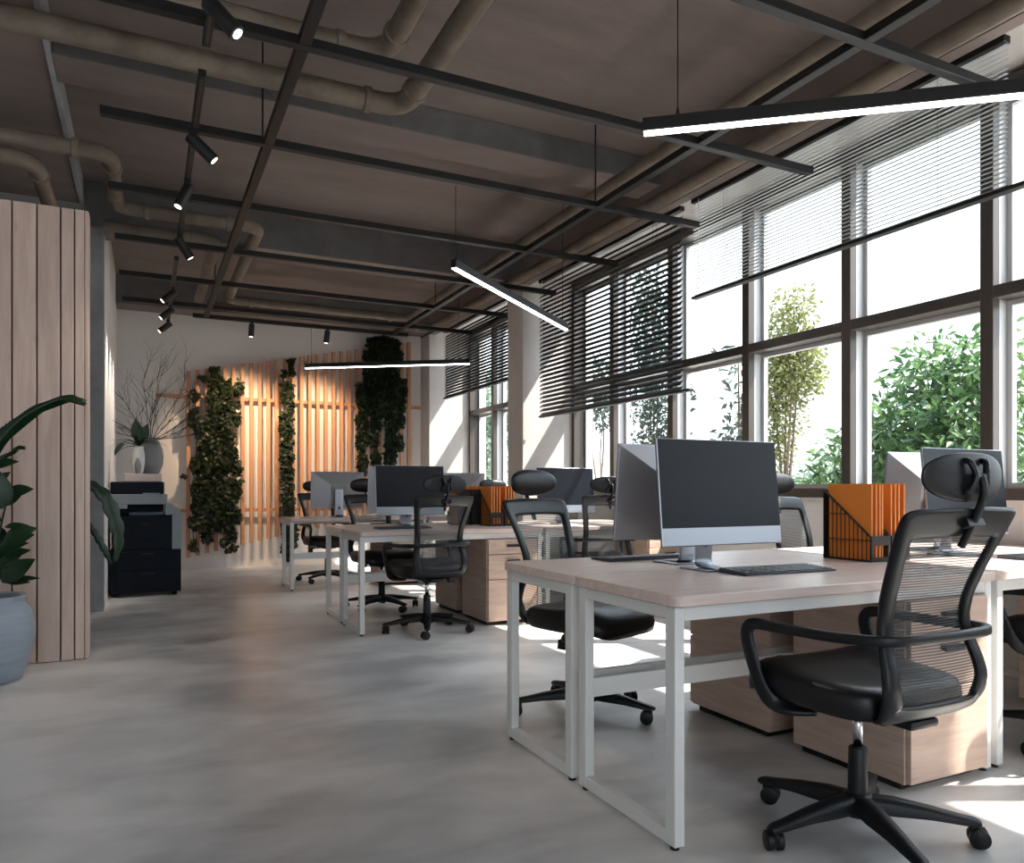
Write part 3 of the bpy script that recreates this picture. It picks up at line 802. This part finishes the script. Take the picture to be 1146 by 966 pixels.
# ------------------------------------------------------------------ chairs
YPROF = [(.395, -.16), (.415, -.215), (.44, -.245), (.48, -.268), (.53, -.276), (.58, -.264), (.63, -.245), (.69, -.233), (.76, -.245), (.84, -.276), (.92, -.312), (1.00, -.352), (1.05, -.378)]
def yb(z):
    P_ = YPROF
    if z <= P_[0][0]: return P_[0][1]
    for (a, ya), (b, yb_) in zip(P_[:-1], P_[1:]):
        if z <= b: 
            t = (z-a)/(b-a); t = t*t*(3-2*t) if False else t
            return ya+(yb_-ya)*t
    return P_[-1][1]
def make_chair(label):
    """origin on the floor under the seat; sitter faces +y"""
    t = thing('office_chair', label, 'office chair', (0, 0, 0), 0, 'black mesh office chairs')
    # five-star base
    bm = NB()
    lathe(bm, [(.034, .060), (.050, .066), (.052, .100), (.040, .128), (.032, .132)], 20)
    base_rot = 0.558
    for k in range(5):
        a = base_rot + k*2*PI/5; d = Vector((math.cos(a), math.sin(a), 0)); s = Vector((-d.y, d.x, 0))
        rings = []
        for r, zt, zb_, w in ((.030, .128, .078, .030), (.10, .124, .076, .030), (.20, .108, .074, .025), (.285, .090, .066, .021), (.322, .084, .064, .020), (.336, .078, .066, .014)):
            ring = []
            for (x, z) in ((-1, 0), (-1, .6), (-.7, .92), (0, 1), (.7, .92), (1, .6), (1, 0), (0, -.04)):
                ring.append(d*r + s*(x*w) + Vector((0, 0, zb_+(zt-zb_)*z)))
            rings.append(ring)
        ring_loft(bm, rings)
    sb = build('star_base', bm, M['blackp'], t, auto=50)
    for k in range(5):
        a = base_rot + k*2*PI/5; c = Vector((.315*math.cos(a), .315*math.sin(a), 0)); ra = a + 1.0 + k*.9
        ax = Vector((math.cos(ra), math.sin(ra), 0)); fw = Vector((-ax.y, ax.x, 0)); cc = c + fw*.016 + Vector((0, 0, .0295))
        bm = NB()
        for s in (-1, 1):
            p = cc + ax*s*.015
            tube(bm, [p-ax*.0095, p-ax*.0075, p+ax*.0075, p+ax*.0095], [.026, .029, .029, .026], 16)
        obox(bm, cc+Vector((0, 0, .008))-fw*.004, ax, fw, (0, 0, 1), .005, .020, .022)
        cyl(bm, c+Vector((0, 0, .045)), c+Vector((0, 0, .070)), .010, 10)
        build('caster', bm, M['blackp'], sb, auto=40)
    bm = NB(); lathe(bm, [(.030, .128), (.029, .135), (.027, .266), (.024, .270)], 20); lathe(bm, [(.020, .268), (.020, .272)], 16)
    gl = build('gas_lift', bm, M['blackp'], t, auto=40)
    bm = NB(); lathe(bm, [(.0145, .270), (.0145, .385)], 16); build('piston', bm, M['chrome'], gl, smooth=True)
    # mechanism and lever
    bm = NB(); box(bm, (-.075, -.15, .378), (.075, .10, .420), .012, 2); box(bm, (-.06, -.225, .385), (.06, -.14, .412), .01, 2)
    me_ = build('tilt_mechanism', bm, M['blackp'], t, auto=40)
    bm = NB(); tube(bm, [(.06, .03, .39), (.17, .04, .386), (.20, .045, .378)], .006, 8); obox(bm, (.215, .047, .366), (1, 0, 0), (0, 1, 0), (0, .2, 1), .020, .022, .022); build('lever', bm, M['blackp'], me_, auto=40)
    # seat cushion
    bm = NB(); rings = []; n = 40
    def sup(a, e=.42): c, s = math.cos(a), math.sin(a); return math.copysign(abs(c)**e, c), math.copysign(abs(s)**e, s)
    for f, z in ((.30, .414), (.86, .414), (.94, .420), (.985, .438), (1.0, .464), (.99, .488), (.955, .506), (.88, .517), (.70, .520), (.40, .517), (.12, .515)):
        ring = []
        for k in range(n):
            cx, sy = sup(2*PI*k/n); x = cx*.252*f; y = .022+sy*.248*f
            dz = 0
            if z > .43:
                dz += .018*math.exp(-((y-.13)/.07)**2)*1.0 - .030*max(0, (y-.15)/.10)**1.6
                dz += -.020*math.exp(-((y+.10)/.14)**2)*(1-min(1, (abs(x)/.25)**3))
            ring.append((x*(1-.06*max(0, -y)/.22), y, z+dz))
        rings.append(ring)
    ring_loft(bm, rings)
    build('seat', bm, M['leather'], t, smooth=True)
    # backrest frame
    hf_o = [(.150, .412), (.198, .448), (.213, .52), (.204, .60), (.188, .70), (.198, .80), (.215, .90), (.228, .972), (.214, 1.003), (.12, 1.010)]
    outer = [(-x, z) for x, z in hf_o[:1]] + hf_o + [(0, 1.012)] + [(-x, z) for x, z in hf_o[:0:-1]]
    hf_i = [(.125, .472), (.150, .490), (.164, .54), (.158, .60), (.145, .70), (.153, .80), (.167, .870), (.173, .912), (.162, .925), (.10, .929)]
    inner = [(-x, z) for x, z in hf_i[:1]] + hf_i + [(0, .930)] + [(-x, z) for x, z in hf_i[:0:-1]]
    O = catmull([(x, 0, z) for x, z in outer], 4, True); I = catmull([(x, 0, z) for x, z in inner], 4, True)
    bm = NB(); rings = []
    for p, q_ in zip(O, I):
        ring = []
        for f, h in ((0, 0), (.06, .009), (.2, .012), (.5, .013), (.8, .012), (.94, .009), (1, 0), (.94, -.009), (.8, -.012), (.5, -.013), (.2, -.012), (.06, -.009)):
            x = p.x+(q_.x-p.x)*f; z = p.z+(q_.z-p.z)*f
            ring.append((x, yb(z)+h+.045*(x/.24)**2*.5, z))
        rings.append(ring)
    ring_loft(bm, rings, False, True)
    br = build('backrest', bm, M['armp'], t, smooth=True)
    # woven net inside the frame
    zs = [.464+(.936-.464)*i/28 for i in range(29)]
    def hw(z):
        best = .15
        pts = [(abs(p.x), p.z) for p in I]
        c = [x for x, zz in pts if abs(zz-z) < .02]
        return (max(c) if c else .15)+.006
    V, Fc = [], []; nx = 12
    for z in zs:
        w = hw(z)
        for i in range(nx+1):
            x = -w+2*w*i/nx; V.append((x, yb(z)+.045*(x/.24)**2*.5+.002, z))
    for r_ in range(len(zs)-1):
        for i in range(nx):
            a = r_*(nx+1)+i; Fc.append((a, a+1, a+nx+2, a+nx+1))
    pydata('net', V, Fc, M['net'], br, True)
    # arm loop: one strip from under the seat, up, and round behind the back
    half = [(-.16, .02, .392), (-.220, .06, .396), (-.256, .115, .425), (-.265, .160, .51), (-.266, .190, .592), (-.266, .185, .626), (-.265, .155, .642), (-.263, .05, .645), (-.258, -.10, .649), (-.245, -.20, .654), (-.215, -.262, .657), (-.145, -.292, .659), (0, -.302, .660)]
    nr = [(0, 0, 1), (-.4, 0, .8), (-1, 0, .3), (-1, 0, 0), (-1, 0, 0), (-1, 0, 0), (-1, 0, 0), (-1, 0, 0), (-1, 0, 0), (-.95, -.3, 0), (-.7, -.7, 0), (-.2, -1, 0), (0, -1, 0)]
    hws = [.024, .024, .024, .024, .024, .021, .018, .0165, .0155, .015, .0145, .014, .014]
    full = half + [(-x, y, z) for x, y, z in half[-2::-1]]; nrf = nr + [(-x, y, z) for x, y, z in nr[-2::-1]]; hwf = hws + hws[-2::-1]
    K = 4; P_ = catmull(full, K); N_ = catmull(nrf, K); H_ = [v.x for v in catmull([(h, 0, 0) for h in hwf], K)]
    bm = NB(); band(bm, P_, N_, H_, .0105, 12); build('arm_loop', bm, M['armp'], t, smooth=True)
    # headrest
    bm = NB(); rings = []
    na = 28
    def pad(r, a, s):
        c_, s_ = math.cos(a), math.sin(a)
        x = .166*r*math.copysign(abs(c_)**.85, c_); z = .066*r*math.copysign(abs(s_)**.8, s_)
        e = math.sqrt(max(0, 1-r*r))
        y = .24*x*x/.166*.5 + (.034*e if s > 0 else -.010*e) - .25*z*z/.078*.2
        return (x, -.352+y, 1.090+z+.04*y)
    for r, s in [(.05, 1), (.35, 1), (.6, 1), (.8, 1), (.92, 1), (.98, 1), (1, 1), (.98, -1), (.92, -1), (.8, -1), (.6, -1), (.35, -1), (.05, -1)]:
        rings.append([pad(r, 2*PI*k/na, s) for k in range(na)])
    ring_loft(bm, rings)
    hr = build('headrest', bm, M['leather'], t, smooth=True)
    bm = NB()
    tube(bm, catmull([(0, -.326, .905), (0, -.352, .955), (0, -.376, 1.01), (0, -.388, 1.05), (0, -.382, 1.086), (0, -.373, 1.092)], 5), [.0105]*26, 10)
    for s in (-1, 1):
        tube(bm, catmull([(s*.036, -.357, 1.134), (s*.032, -.373, 1.128), (s*.020, -.381, 1.092), (s*.032, -.373, 1.058), (s*.036, -.357, 1.050)], 5), .0085, 8)
    tube(bm, [(-.024, -.379, 1.092), (.024, -.379, 1.092)], .009, 8)
    obox(bm, (0, -.357, .968), (1, 0, 0), (0, .9, -.42), (0, .42, .9), .034, .012, .010)
    build('headrest_bracket', bm, M['armp'], hr, auto=45)
    return t
def fa(deg): return math.radians(deg-90)
ch0 = make_chair('large black mesh office chair in the right foreground, back to us')
ch0.location = (1.967, 1.622, 0); ch0.rotation_euler.z = fa(90)
dup(ch0, (1.87, 3.05, 0), fa(-70), 'black office chair behind the nearest desk, headrest pad toward us')
dup(ch0, (3.46, 1.78, 0), fa(95), 'office chair at the right edge of which only a caster shows')
dup(ch0, (3.60, 3.16, 0), fa(-78), 'sunlit office chair right behind the nearest dark screen')
dup(ch0, (1.89, 5.34, 0), fa(93), 'office chair of the second row with its back to us')
dup(ch0, (1.88, 6.50, 0), fa(-83), 'office chair on the far side of the second row, behind the dark screen')
dup(ch0, (3.36, 5.30, 0), fa(75), 'office chair left of the nearest grey monitor back, second row by the window')
dup(ch0, (3.22, 6.62, 0), fa(-80), 'office chair whose headrest shows just left of the large padded headrest')
dup(ch0, (1.88, 8.72, 0), fa(-80), 'farthest office chair, behind the monitor seen full from behind')

# ------------------------------------------------------------------ copier and vases
cx0, cy0 = .01, 8.27
t = thing('copier', 'dark navy office copier standing against the left wall', 'copier', (cx0, cy0, 0))
bm = NB(); box(bm, (-.318, 0, .035), (.318, .58, .455), .008, 2); build('cabinet', bm, M['copd'], t)
bm = NB()
for x in (-.28, .26):
    for y in (.04, .5): cyl(bm, (x, y, 0), (x, y, .036), .022, 12)
build('caster_feet', bm, M['copd'], t)
for z0, z1 in ((.06, .245), (.255, .44)):
    bm = NB(); box(bm, (-.26, -.008, z0), (.285, .001, z1), .004, 1); d = build('paper_drawer', bm, M['copd'], t)
    bm = NB(); box(bm, (-.05, -.012, z1-.03), (.07, -.007, z1-.015), .002, 1); build('drawer_grip', bm, M['black'], d)
bm = NB(); box(bm, (-.30, .004, .457), (.235, .57, .79), .008, 2); build('engine_body', bm, M['copd'], t)
bm = NB(); box(bm, (-.12, -.004, .55), (.13, .006, .73), .004, 1); d = build('front_door', bm, M['copd'], t)
bm = NB(); box(bm, (-.03, -.008, .70), (.04, -.003, .715), .002, 1); build('door_grip', bm, M['black'], d)
bm = NB(); ring_loft(bm, [[(.237, y, .457), (.322, y, .457), (.322, y, .80), (.305, y, .86), (.175, y, .93), (.175, y, .80), (.237, y, .80)] for y in (.002, .56)]); build('side_panel', bm, M['copg'], t)
bm = NB(); box(bm, (-.15, .02, .79), (.165, .5, .835), .01, 2); build('output_tray', bm, M['copb'], t)
bm = NB(); box(bm, (-.30, .20, .79), (.165, .57, .905), .004, 1); box(bm, (-.30, .0, .885), (-.17, .2, .905)); build('inner_body', bm, M['copd'], t)
bm = NB(); box(bm, (-.315, -.005, .905), (.195, .57, 1.005), .008, 2); box(bm, (-.315, -.003, .865), (-.165, .19, .905), .003, 1); build('scanner_band', bm, M['copg'], t)
bm = NB(); box(bm, (-.31, .015, 1.006), (.165, .57, 1.128), .014, 3); ld = build('scanner_lid', bm, M['copd'], t)
bm = NB(); box(bm, (-.03, -.006, 1.003), (.13, .016, 1.018), .004, 1); build('lid_grip', bm, M['copg'], ld)

bm = NB(); box(bm, (-.185, 8.33, 1.1285), (.155, 8.68, 1.21), .006, 2); setp(build('wooden_box', bm, M['desk']), 'pale wooden block lying on top of the copier', 'box', None, 'thing')
VZ = 1.2105
def vase(label, x, y, prof, m, name='vase'):
    t = thing(name, label, 'vase', (x, y, VZ))
    bm = NB(); n = 32
    r0, z0 = prof[-1]; rr = r0*.82
    lathe(bm, list(prof)+[(rr, z0), (rr*.97, z0-.13*z0/.36)], n); build('body', bm, m, t, auto=60)
    bm = NB(); ring_lathe(bm, [(r0*.99, z0-.001), (r0*1.06, z0+.004), (r0*1.04, z0+.012), (r0*.86, z0+.013), (r0*.83, z0+.006), (r0*.83, z0-.001)], n); build('rim', bm, m, t, auto=60)
    return t
vase('large grey stoneware vase at the rear of the group on the copier', .055, 8.60, [(.065, 0), (.085, .02), (.115, .10), (.120, .18), (.110, .26), (.085, .32), (.072, .345), (.078, .362)], M['vaseg'])
vase('glossy white ovoid vase in front of the large grey vase', -.055, 8.455, [(.034, 0), (.044, .02), (.057, .10), (.060, .15), (.054, .22), (.044, .26)], M['vasew'])
vase('small grey bud vase in front of the white vase', -.062, 8.362, [(.016, 0), (.022, .01), (.030, .06), (.029, .09), (.020, .125), (.012, .14)], M['vaseg'])

# branches in the grey vase
t = thing('branches', 'bunch of bare dry branches fanning out of the grey vase', 'branches', (.055, 8.60, VZ+.235))
r = random.Random(5); bm = NB()
def twig(p, d, L_, rad, depth):
    pts = [p]; q_ = p.copy(); dd = d.copy()
    k = 5
    if p.x+d.x*L_ < -.33: L_ = max(.05, (p.x+.33)/max(.2, -d.x))
    for i in range(k):
        dd = (dd + Vector((r.uniform(-.16, .16), r.uniform(-.12, .12), r.uniform(-.06, .10)))).normalized(); q_ = q_ + dd*L_/k; pts.append(q_.copy())
    tube(bm, pts, [rad*(1-.13*i) for i in range(k+1)], 4)
    if depth > 0:
        for i in range(1, k+1):
            for _ in range(1 if depth < 2 else 2):
                if r.random() < .75:
                    if pts[i].x < -.27: continue
                    e = (dd + Vector((r.uniform(-.9, .9), r.uniform(-.5, .5), r.uniform(-.2, .7)))).normalized()
                    twig(pts[i], e, L_*r.uniform(.35, .6), rad*.6, depth-1)
for a, L_ in ((-1.25, .42), (-.95, .52), (-.6, .58), (-.3, .62), (-.05, .66), (.25, .60), (.55, .68), (.75, .62), (1.05, .50), (1.3, .42), (-1.4, .36), (1.42, .40)):
    base = Vector((math.sin(a)*.02, r.uniform(-.02, .02), .115))
    tube(bm, [Vector((math.sin(a)*.004, 0, .0)), base], .003, 4)
    twig(base, Vector((math.sin(a), r.uniform(-.18, .05), max(.12, math.cos(a)))).normalized(), L_, .0042, 2)
build('twigs', bm, M['twig'], t)

def bigleaf(V, Fc, base, d, up, L_, W, bend=.5, n=7, tipdrop=True):
    d = d.normalized(); s = d.cross(up)
    if s.length < 1e-3: s = d.orthogonal()
    s.normalize(); nn = s.cross(d).normalized()
    b0 = len(V); p = base.copy(); dd = d.copy()
    for i in range(n+1):
        f = i/n; w = W*.5*math.sin(PI*min(1, f**.75))**.9 if 0 < f < 1 else 0.0015
        V += [tuple(p-s*w+nn*w*.25), tuple(p), tuple(p+s*w+nn*w*.25)]
        dd = (dd - nn*bend/n).normalized(); nn = s.cross(dd).normalized(); p = p + dd*L_/n
    for i in range(n):
        a = b0+i*3
        Fc += [(a, a+1, a+4, a+3), (a+1, a+2, a+5, a+4)]

# strap-leaved plant in the white vase
t = thing('leafy_stems', 'green strap-leaved sprig in the white vase on the copier', 'plant', (-.055, 8.455, VZ+.245))
V, Fc = [], []; r = random.Random(3); UP = Vector((0, 0, 1))
for k in range(15):
    a = r.uniform(-1.0, 1.0) if k % 3 else r.uniform(-2, 2)
    d = Vector((math.sin(a)*.9, r.uniform(-.6, .2), 1.0 - .35*abs(a)))
    bigleaf(V, Fc, Vector((r.uniform(-.02, .02), r.uniform(-.015, .015), .02)), d, UP, r.uniform(.18, .34), r.uniform(.022, .04), r.uniform(.8, 1.7), 8)
bigleaf(V, Fc, Vector((-.13, -.03, .06)), Vector((-.5, -.3, -.6)), Vector((-.6, -.6, .4)), .16, .085, .3)
bigleaf(V, Fc, Vector((-.01, -.01, .10)), Vector((-.1, -.2, 1)), Vector((0, -1, .2)), .20, .11, .2)
bigleaf(V, Fc, Vector((.02, -.01, .08)), Vector((.35, -.2, 1)), Vector((0, -1, .2)), .19, .10, .2)
pydata('leaves', V, Fc, M['leafd'], t, True)
bm = NB()
for dx in (-.012, 0, .012): tube(bm, [(dx*.5, 0, .0), (dx, -.004, .11)], .004, 5)
tube(bm, catmull([(0, 0, .02), (-.05, -.02, .07), (-.10, -.03, .085), (-.13, -.03, .062)], 4), .003, 5)
build('stems', bm, M['leafd'], t)

# ------------------------------------------------------------------ big potted plant
PX, PY = -.770, 5.0
t = thing('potted_plant', 'large blue-grey pot with leafy stems and palm fronds before the plank screen', 'potted plant', (PX, PY, 0))
bm = NB(); lathe(bm, [(.13, .0), (.155, .01), (.185, .10), (.212, .22), (.215, .30), (.198, .38), (.172, .43), (.165, .445), (.176, .462), (.172, .470), (.150, .466), (.146, .43)], 40); build('pot', bm, M['pot'], t, auto=60)
bm = NB(); lathe(bm, [(.150, .405), (.152, .432), (.06, .442)], 24); build('soil', bm, M['soil'], t, smooth=True)
V, Fc = [], []; bm = NB(); r = random.Random(21)
stems = [((.03, -.03), (.10, -.05, 1.05)), ((-.04, .02), (-.10, .02, 1.1)), ((.04, .03), (.08, -.02, .80)), ((0, 0), (.0, -.04, 1.3)), ((-.05, -.04), (-.2, -.1, .85))]
for (bx_, by_), top in stems:
    p0 = Vector((bx_, by_, .42)); p2 = Vector(top); p1 = (p0+p2)/2+Vector((r.uniform(-.03, .03), 0, .02))
    C = catmull([p0, p1, p2], 8); tube(bm, C, [.008-.004*i/len(C) for i in range(len(C))], 6)
    for i in range(3, len(C), 2):
        a = i*2.4+bx_*50
        d = Vector((math.cos(a), -.25+.3*math.sin(a), .5)); bigleaf(V, Fc, C[i], d, Vector((.3*math.sin(a*3), -.9, .55)), r.uniform(.12, .17), r.uniform(.06, .085), .7)
# leaves placed where the photograph shows them against the planks
for (u, v, du, dv, L_, W) in ((2, 570, -.1, -1, .24, .12), (5, 590, 1, -.25, .12, .035), (3, 610, .9, -.6, .16, .09), (3, 625, 1, -.6, .14, .06), (2, 655, .8, -1, .20, .11), (10, 650, 1, -.25, .15, .035), (8, 668, 1, -.15, .11, .04)):
    p = at_y(u, min(v, 652), PY-.05)-Vector((PX, PY, 0))
    bigleaf(V, Fc, p, Vector((du*.95, -.25, -dv*.8)), Vector((0, -.8, .6)), L_, W*1.15, .5)
pydata('leaves', V, Fc, M['leafd'], t, True); build('stems', bm, M['leafd'], t)
V, Fc = [], []; bm = NB()
def frond(pts, L_, W):
    C = catmull(pts, 12); tube(bm, C, [.006-.0045*i/len(C) for i in range(len(C))], 5)
    P_, T_ = frames(C)
    for i in range(5, len(C)):
        f = i/len(C)
        side = T_[i].cross(Vector((0, -.8, .6))).normalized()
        for s in (-1, 1):
            d = T_[i]*1.35 + side*s*(.45-.25*f) - UP*.12
            bigleaf(V, Fc, P_[i], d, Vector((0, -1, .5)), L_*(1-.55*f), W, .4, 4)
def pl(u, v, y): return at_y(u, v, y)-Vector((PX, PY, 0))
frond([Vector((0, 0, .43)), Vector((-.02, -.06, .95)), pl(-12, 512, PY-.1), pl(22, 470, PY-.12), pl(60, 449, PY-.12), pl(78, 447, PY-.12)], .19, .026)
frond([Vector((0, .02, .43)), Vector((-.1, .0, .95)), Vector((-.3, .02, 1.3)), Vector((-.6, 0, 1.38))], .15, .018)
frond([Vector((0, 0, .43)), Vector((-.02, -.08, .85)), pl(-10, 528, PY-.12), pl(12, 506, PY-.14), pl(20, 502, PY-.14)], .08, .010)
fr = pydata('frond_leaflets', V, Fc, M['leafd'], t, True); build('frond_ribs', bm, M['leafd'], t)

# broad-leaved plant peeking out behind the screen
QX, QY = -.62, 5.90
t = thing('floor_plant', 'broad dark split leaf poking out from behind the plank screen', 'plant', (QX, QY, 0))
bm = NB(); lathe(bm, [(.11, 0), (.13, .02), (.16, .25), (.165, .30), (.14, .30), (.13, .27)], 28); build('pot', bm, M['pot'], t, auto=60)
V, Fc = [], []; bm = NB()
tipd = [((98, 540), (120, 560), (132, 600), (127, 632)), ((98, 585), (108, 600), (118, 618), (124, 632))]
for k, tp in enumerate(tipd):
    W3 = [at_y(u, v, 5.72)-Vector((QX, QY, 0)) for u, v in tp]
    C = catmull([Vector((0, 0, .27)), Vector((.05, -.05, .8)), W3[0]], 8); tube(bm, C, .007, 6)
    S = catmull(W3, 6); P_, T_ = frames(S); n = len(S)
    b0 = len(V)
    for i in range(n):
        f = i/(n-1); w = (.048 if k == 0 else .022)*math.sin(PI*min(1, .12+.88*f))**.7*(1 if i % 3 else .72)+.002
        s = T_[i].cross(Vector((.2, -1, .25))).normalized()
        V += [tuple(P_[i]-s*w+Vector((0, .02, 0))), tuple(P_[i]), tuple(P_[i]+s*w+Vector((0, .02, 0)))]
    for i in range(n-1):
        a = b0+i*3; Fc += [(a, a+1, a+4, a+3), (a+1, a+2, a+5, a+4)]
for a in (1.6, 2.6, 3.4):
    d = Vector((math.cos(a), math.sin(a), .9)); bigleaf(V, Fc, Vector((0, 0, .3)) + d*.35, d, UP, .34, .22, 1.2)
    tube(bm, [(0, 0, .27), tuple(Vector((0, 0, .3))+d*.36)], .006, 5)
pydata('leaves', V, Fc, M['leafd'], t, True); build('stems', bm, M['leafd'], t)

# ------------------------------------------------------------------ planting outside the windows
def tree(name, label, cat, base, clusters, n, size, m, aspect=.42, trunks=(), seed=1, group=None, droop=-.2):
    t = thing(name, label, cat, base, 0, group)
    r = random.Random(seed); V, Fc = [], []; o = Vector(base)
    tot = sum(c[3]*c[4]*c[5] for c in clusters)
    bm = NB()
    for (x, y, z, rx, ry, rz) in clusters:
        c = Vector((x, y, z))-o
        k = int(n*rx*ry*rz/tot)
        for _ in range(k):
            v = rvec(r)*(r.random()**.45)
            p = c+Vector((v.x*rx, v.y*ry, v.z*rz))
            d = Vector((v.x, v.y, v.z*.4+droop)) + rvec(r)*.9
            s = size*r.uniform(.55, 1.3); leaf4(V, Fc, p, d, rvec(r)+UP*.8, s, s*aspect)
    for (x, y, z, rx, ry, rz) in clusters:
        c = Vector((x, y, z))-o
        st = Vector((c.x*.25, c.y*.25, max(.3, c.z*.35)))
        tube(bm, catmull([Vector((0, 0, 0)), st, (st+c)/2+Vector((r.uniform(-.1, .1), r.uniform(-.1, .1), .1)), c], 5), [.03*(1-.045*i) for i in range(16)], 6)
    pydata('foliage', V, Fc, m, t); build('branches', bm, M['bark'], t)
    return t
GZ = -.35
tree('bush', 'big green leafy bush filling the panes right of the orange folders', 'bush', (7.3, 5.0, GZ),
     [(7.3, 5.85, 1.1, .7, .7, .75), (7.3, 5.6, 1.6, .5, .55, .45), (7.3, 5.1, 1.6, .7, .7, .85), (7.2, 4.6, 1.3, .7, .7, .9), (7.3, 5.05, 2.25, .4, .5, .45), (7.3, 4.55, 2.2, .4, .4, .5), (7.3, 6.2, .7, .6, .6, .6), (7.2, 4.9, .8, .6, .9, .6)],
     10500, .135, M['leafg'], .36, seed=2)
tree('bush', 'green bush in the last pane at the right edge', 'bush', (6.3, 2.9, GZ),
     [(6.3, 3.15, 1.25, .5, .45, .7), (6.3, 2.8, 1.6, .5, .5, .8), (6.3, 3.0, 2.15, .35, .42, .35), (6.3, 3.0, .8, .5, .5, .5)], 4200, .12, M['leafg'], .36, seed=3)
tree('tree', 'olive-leaved tree in the pane above the sunlit chair', 'tree', (8.5, 8.3, GZ),
     [(8.5, 8.35, 3.2, .5, .5, .5), (8.5, 8.25, 2.75, .55, .6, .5), (8.5, 8.5, 2.2, .5, .5, .6), (8.5, 8.1, 3.7, .4, .35, .35), (8.5, 8.6, 1.6, .4, .4, .5), (8.5, 8.0, 2.9, .4, .35, .5)], 8500, .08, M['leafo'], .5, seed=4)
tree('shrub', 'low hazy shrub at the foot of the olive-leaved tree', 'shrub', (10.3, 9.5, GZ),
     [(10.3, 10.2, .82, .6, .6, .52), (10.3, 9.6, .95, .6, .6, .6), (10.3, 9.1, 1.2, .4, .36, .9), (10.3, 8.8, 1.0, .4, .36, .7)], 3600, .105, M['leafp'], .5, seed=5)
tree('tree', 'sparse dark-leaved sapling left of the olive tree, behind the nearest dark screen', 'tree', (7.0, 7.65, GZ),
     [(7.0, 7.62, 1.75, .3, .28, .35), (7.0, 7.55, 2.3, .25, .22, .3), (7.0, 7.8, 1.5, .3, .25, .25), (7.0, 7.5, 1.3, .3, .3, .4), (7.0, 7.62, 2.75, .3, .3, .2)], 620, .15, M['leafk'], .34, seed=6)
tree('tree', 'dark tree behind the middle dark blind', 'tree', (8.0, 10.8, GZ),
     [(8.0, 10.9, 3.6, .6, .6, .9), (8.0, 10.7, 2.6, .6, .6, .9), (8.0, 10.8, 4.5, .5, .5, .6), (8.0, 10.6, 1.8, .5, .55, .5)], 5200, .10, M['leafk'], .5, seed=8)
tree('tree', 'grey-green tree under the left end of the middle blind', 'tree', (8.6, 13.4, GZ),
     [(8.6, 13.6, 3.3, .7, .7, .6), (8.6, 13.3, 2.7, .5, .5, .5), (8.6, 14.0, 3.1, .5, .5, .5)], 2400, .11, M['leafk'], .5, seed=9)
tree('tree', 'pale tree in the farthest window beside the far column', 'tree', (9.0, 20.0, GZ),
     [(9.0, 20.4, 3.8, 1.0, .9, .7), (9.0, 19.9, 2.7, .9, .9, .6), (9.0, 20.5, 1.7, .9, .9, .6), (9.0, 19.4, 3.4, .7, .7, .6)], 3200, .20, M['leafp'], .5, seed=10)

# ------------------------------------------------------------------ light
w = bpy.data.worlds.new('world'); sc.world = w; w.use_nodes = True
nt = w.node_tree; N = nt.nodes; L = nt.links
bg = N['Background']
tc = N.new('ShaderNodeTexCoord'); sp = N.new('ShaderNodeSeparateXYZ'); L.new(tc.outputs['Generated'], sp.inputs[0])
rp = ramp(N, [(0.0, (.30, .31, .32)), (.02, (.395, .425, .455)), (.45, (.485, .54, .595)), (1.0, (1.15, 1.28, 1.42))]); L.new(sp.outputs['Z'], rp.inputs['Fac'])
L.new(rp.outputs['Color'], bg.inputs['Color']); bg.inputs['Strength'].default_value = 1.4
sd = bpy.data.lights.new('sun', 'SUN'); sd.energy = 4.6; sd.angle = math.radians(.8); sd.color = (1, .91, .80)
so = bpy.data.objects.new('sun', sd); COL.objects.link(so); so.location = (12, -4, 14)
so.rotation_euler = Vector((-1, .48, -1.55)).to_track_quat('-Z', 'Y').to_euler()

sc.view_settings.view_transform = 'Standard'; sc.view_settings.look = 'None'
sc.view_settings.exposure = 2.45; sc.view_settings.gamma = 1.0; sc.view_settings.use_curve_mapping = False
c = sc.cycles
c.use_denoising = True; c.max_bounces = 12; c.diffuse_bounces = 8; c.glossy_bounces = 4; c.transmission_bounces = 6; c.transparent_max_bounces = 24
c.sample_clamp_indirect = 6.0; c.caustics_reflective = False; c.caustics_refractive = False
